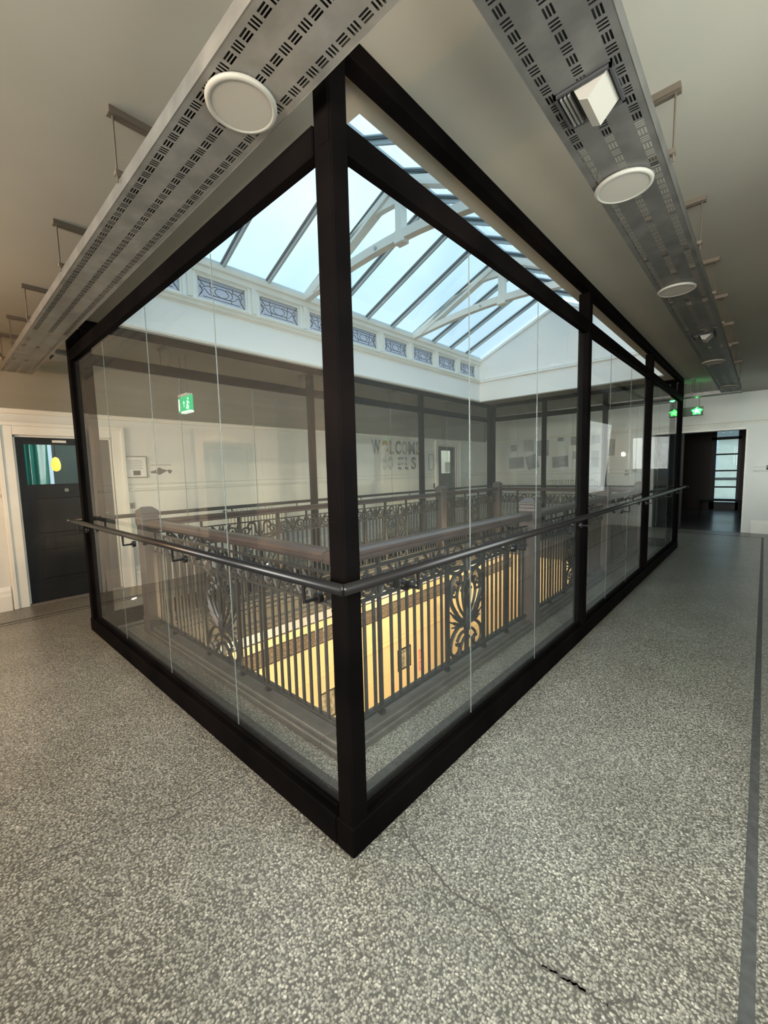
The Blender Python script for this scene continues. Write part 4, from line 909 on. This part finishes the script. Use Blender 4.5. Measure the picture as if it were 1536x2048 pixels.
# outside the glazed door
st('ground_outside', MB().box(-12, 14, YF + .3, 50, -.3, -.06), 'asph')
hs = thing('house', 'pale rendered house outside, seen through the glazed door', 'house', (1, 34, 0))
MB().box(-1.2, 9, 34, 40, -.1, 3.2).build('wall', 'out', hs); MB().prism([(33.6, 3.2), (40.4, 3.2), (37, 5.0)], lambda p, q, t: (t, p, q), -1.5, 9.3).build('roof', 'doorg', hs)
for x in (.2, 2.2): MB().box(x, x + .9, 33.96, 34.0, 1.0, 2.2).build('window', 'blind', hs)
gt = thing('garden_wall', 'low stone garden wall outside, seen through the glazed door', 'wall', (0, 24, 0)); MB().bbox(-5, 7, 24, 24.3, -.1, .75, .02).build('wall_body', 'out', gt); MB().bbox(-5, 7, 23.95, 24.35, .75, .85, .02).build('coping', 'curb', gt)

# warm lamp in the corridor left of the camera
wl = thing('wall_lamp', 'warm wall lamp on the wall behind the viewer', 'lamp', (-3.35, YS, 2.0))
MB().disc((-3.35, YS, 2.0), (0, 1, 0), .06, .02, 16).build('back_plate', 'rod', wl); MB().tube([(-3.35, YS + .02, 2.0), (-3.35, YS + .10, 2.02)], .01, 8).build('arm', 'rod', wl)
m = MB(); prof = [(.03, -.06), (.055, -.04), (.065, 0), (.055, .05), (.03, .07), (.001, .075)]; n = 14
m.add([(-3.35 + r * math.cos(2 * PI * j / n), YS + .12 + r * math.sin(2 * PI * j / n), 2.04 + z) for r, z in prof for j in range(n)], [(i * n + j, i * n + (j + 1) % n, (i + 1) * n + (j + 1) % n, (i + 1) * n + j) for i in range(5) for j in range(n)])
m.build('shade', 'amber', wl, smooth=True)
l = bpy.data.lights.new('wall_lamp_light', 'POINT'); l.energy = 200; l.color = (1, .58, .28); l.shadow_soft_size = .08
o = bpy.data.objects.new('wall_lamp_light', l); COL.objects.link(o); o.location = (-3.35, YS + .35, 2.0)
l = bpy.data.lights.new('door_room_light', 'POINT'); l.energy = 25; l.color = (.8, 1, .95); l.shadow_soft_size = .1
o = bpy.data.objects.new('door_room_light', l); COL.objects.link(o); o.location = (-6.0, .9, 2.3)

# added unseen spot: warm reflected glow for the tray over the corner post
ul = thing('wall_uplighter', 'small warm uplighter on the wall behind the viewer', 'lamp', (.75, YS, 1.7))
MB().bbox(.66, .84, YS, YS + .02, 1.62, 1.78, .004).build('back_plate', 'rod', ul)
m = MB(); m.prism([(.02, 1.64), (.05, 1.64), (.12, 1.76), (.02, 1.76)], lambda p, q, t: (t, YS + p, q), .67, .83); m.build('shade', 'panelrim', ul)
l = bpy.data.lights.new('uplighter_light', 'SPOT'); l.energy = 320; l.color = (1, .62, .30); l.spot_size = math.radians(17); l.spot_blend = .6; l.shadow_soft_size = .04
o = bpy.data.objects.new('uplighter_light', l); COL.objects.link(o); o.location = (.75, YS + .09, 1.80)
o.rotation_euler = (Vector((.12, -.22, 2.69)) - Vector(o.location)).to_track_quat('-Z', 'Y').to_euler()
l = bpy.data.lights.new('office_light', 'POINT'); l.energy = 22; l.color = (1, 1, .95); l.shadow_soft_size = .1
o = bpy.data.objects.new('office_light', l); COL.objects.link(o); o.location = (-6.0, 8.7, 2.3)
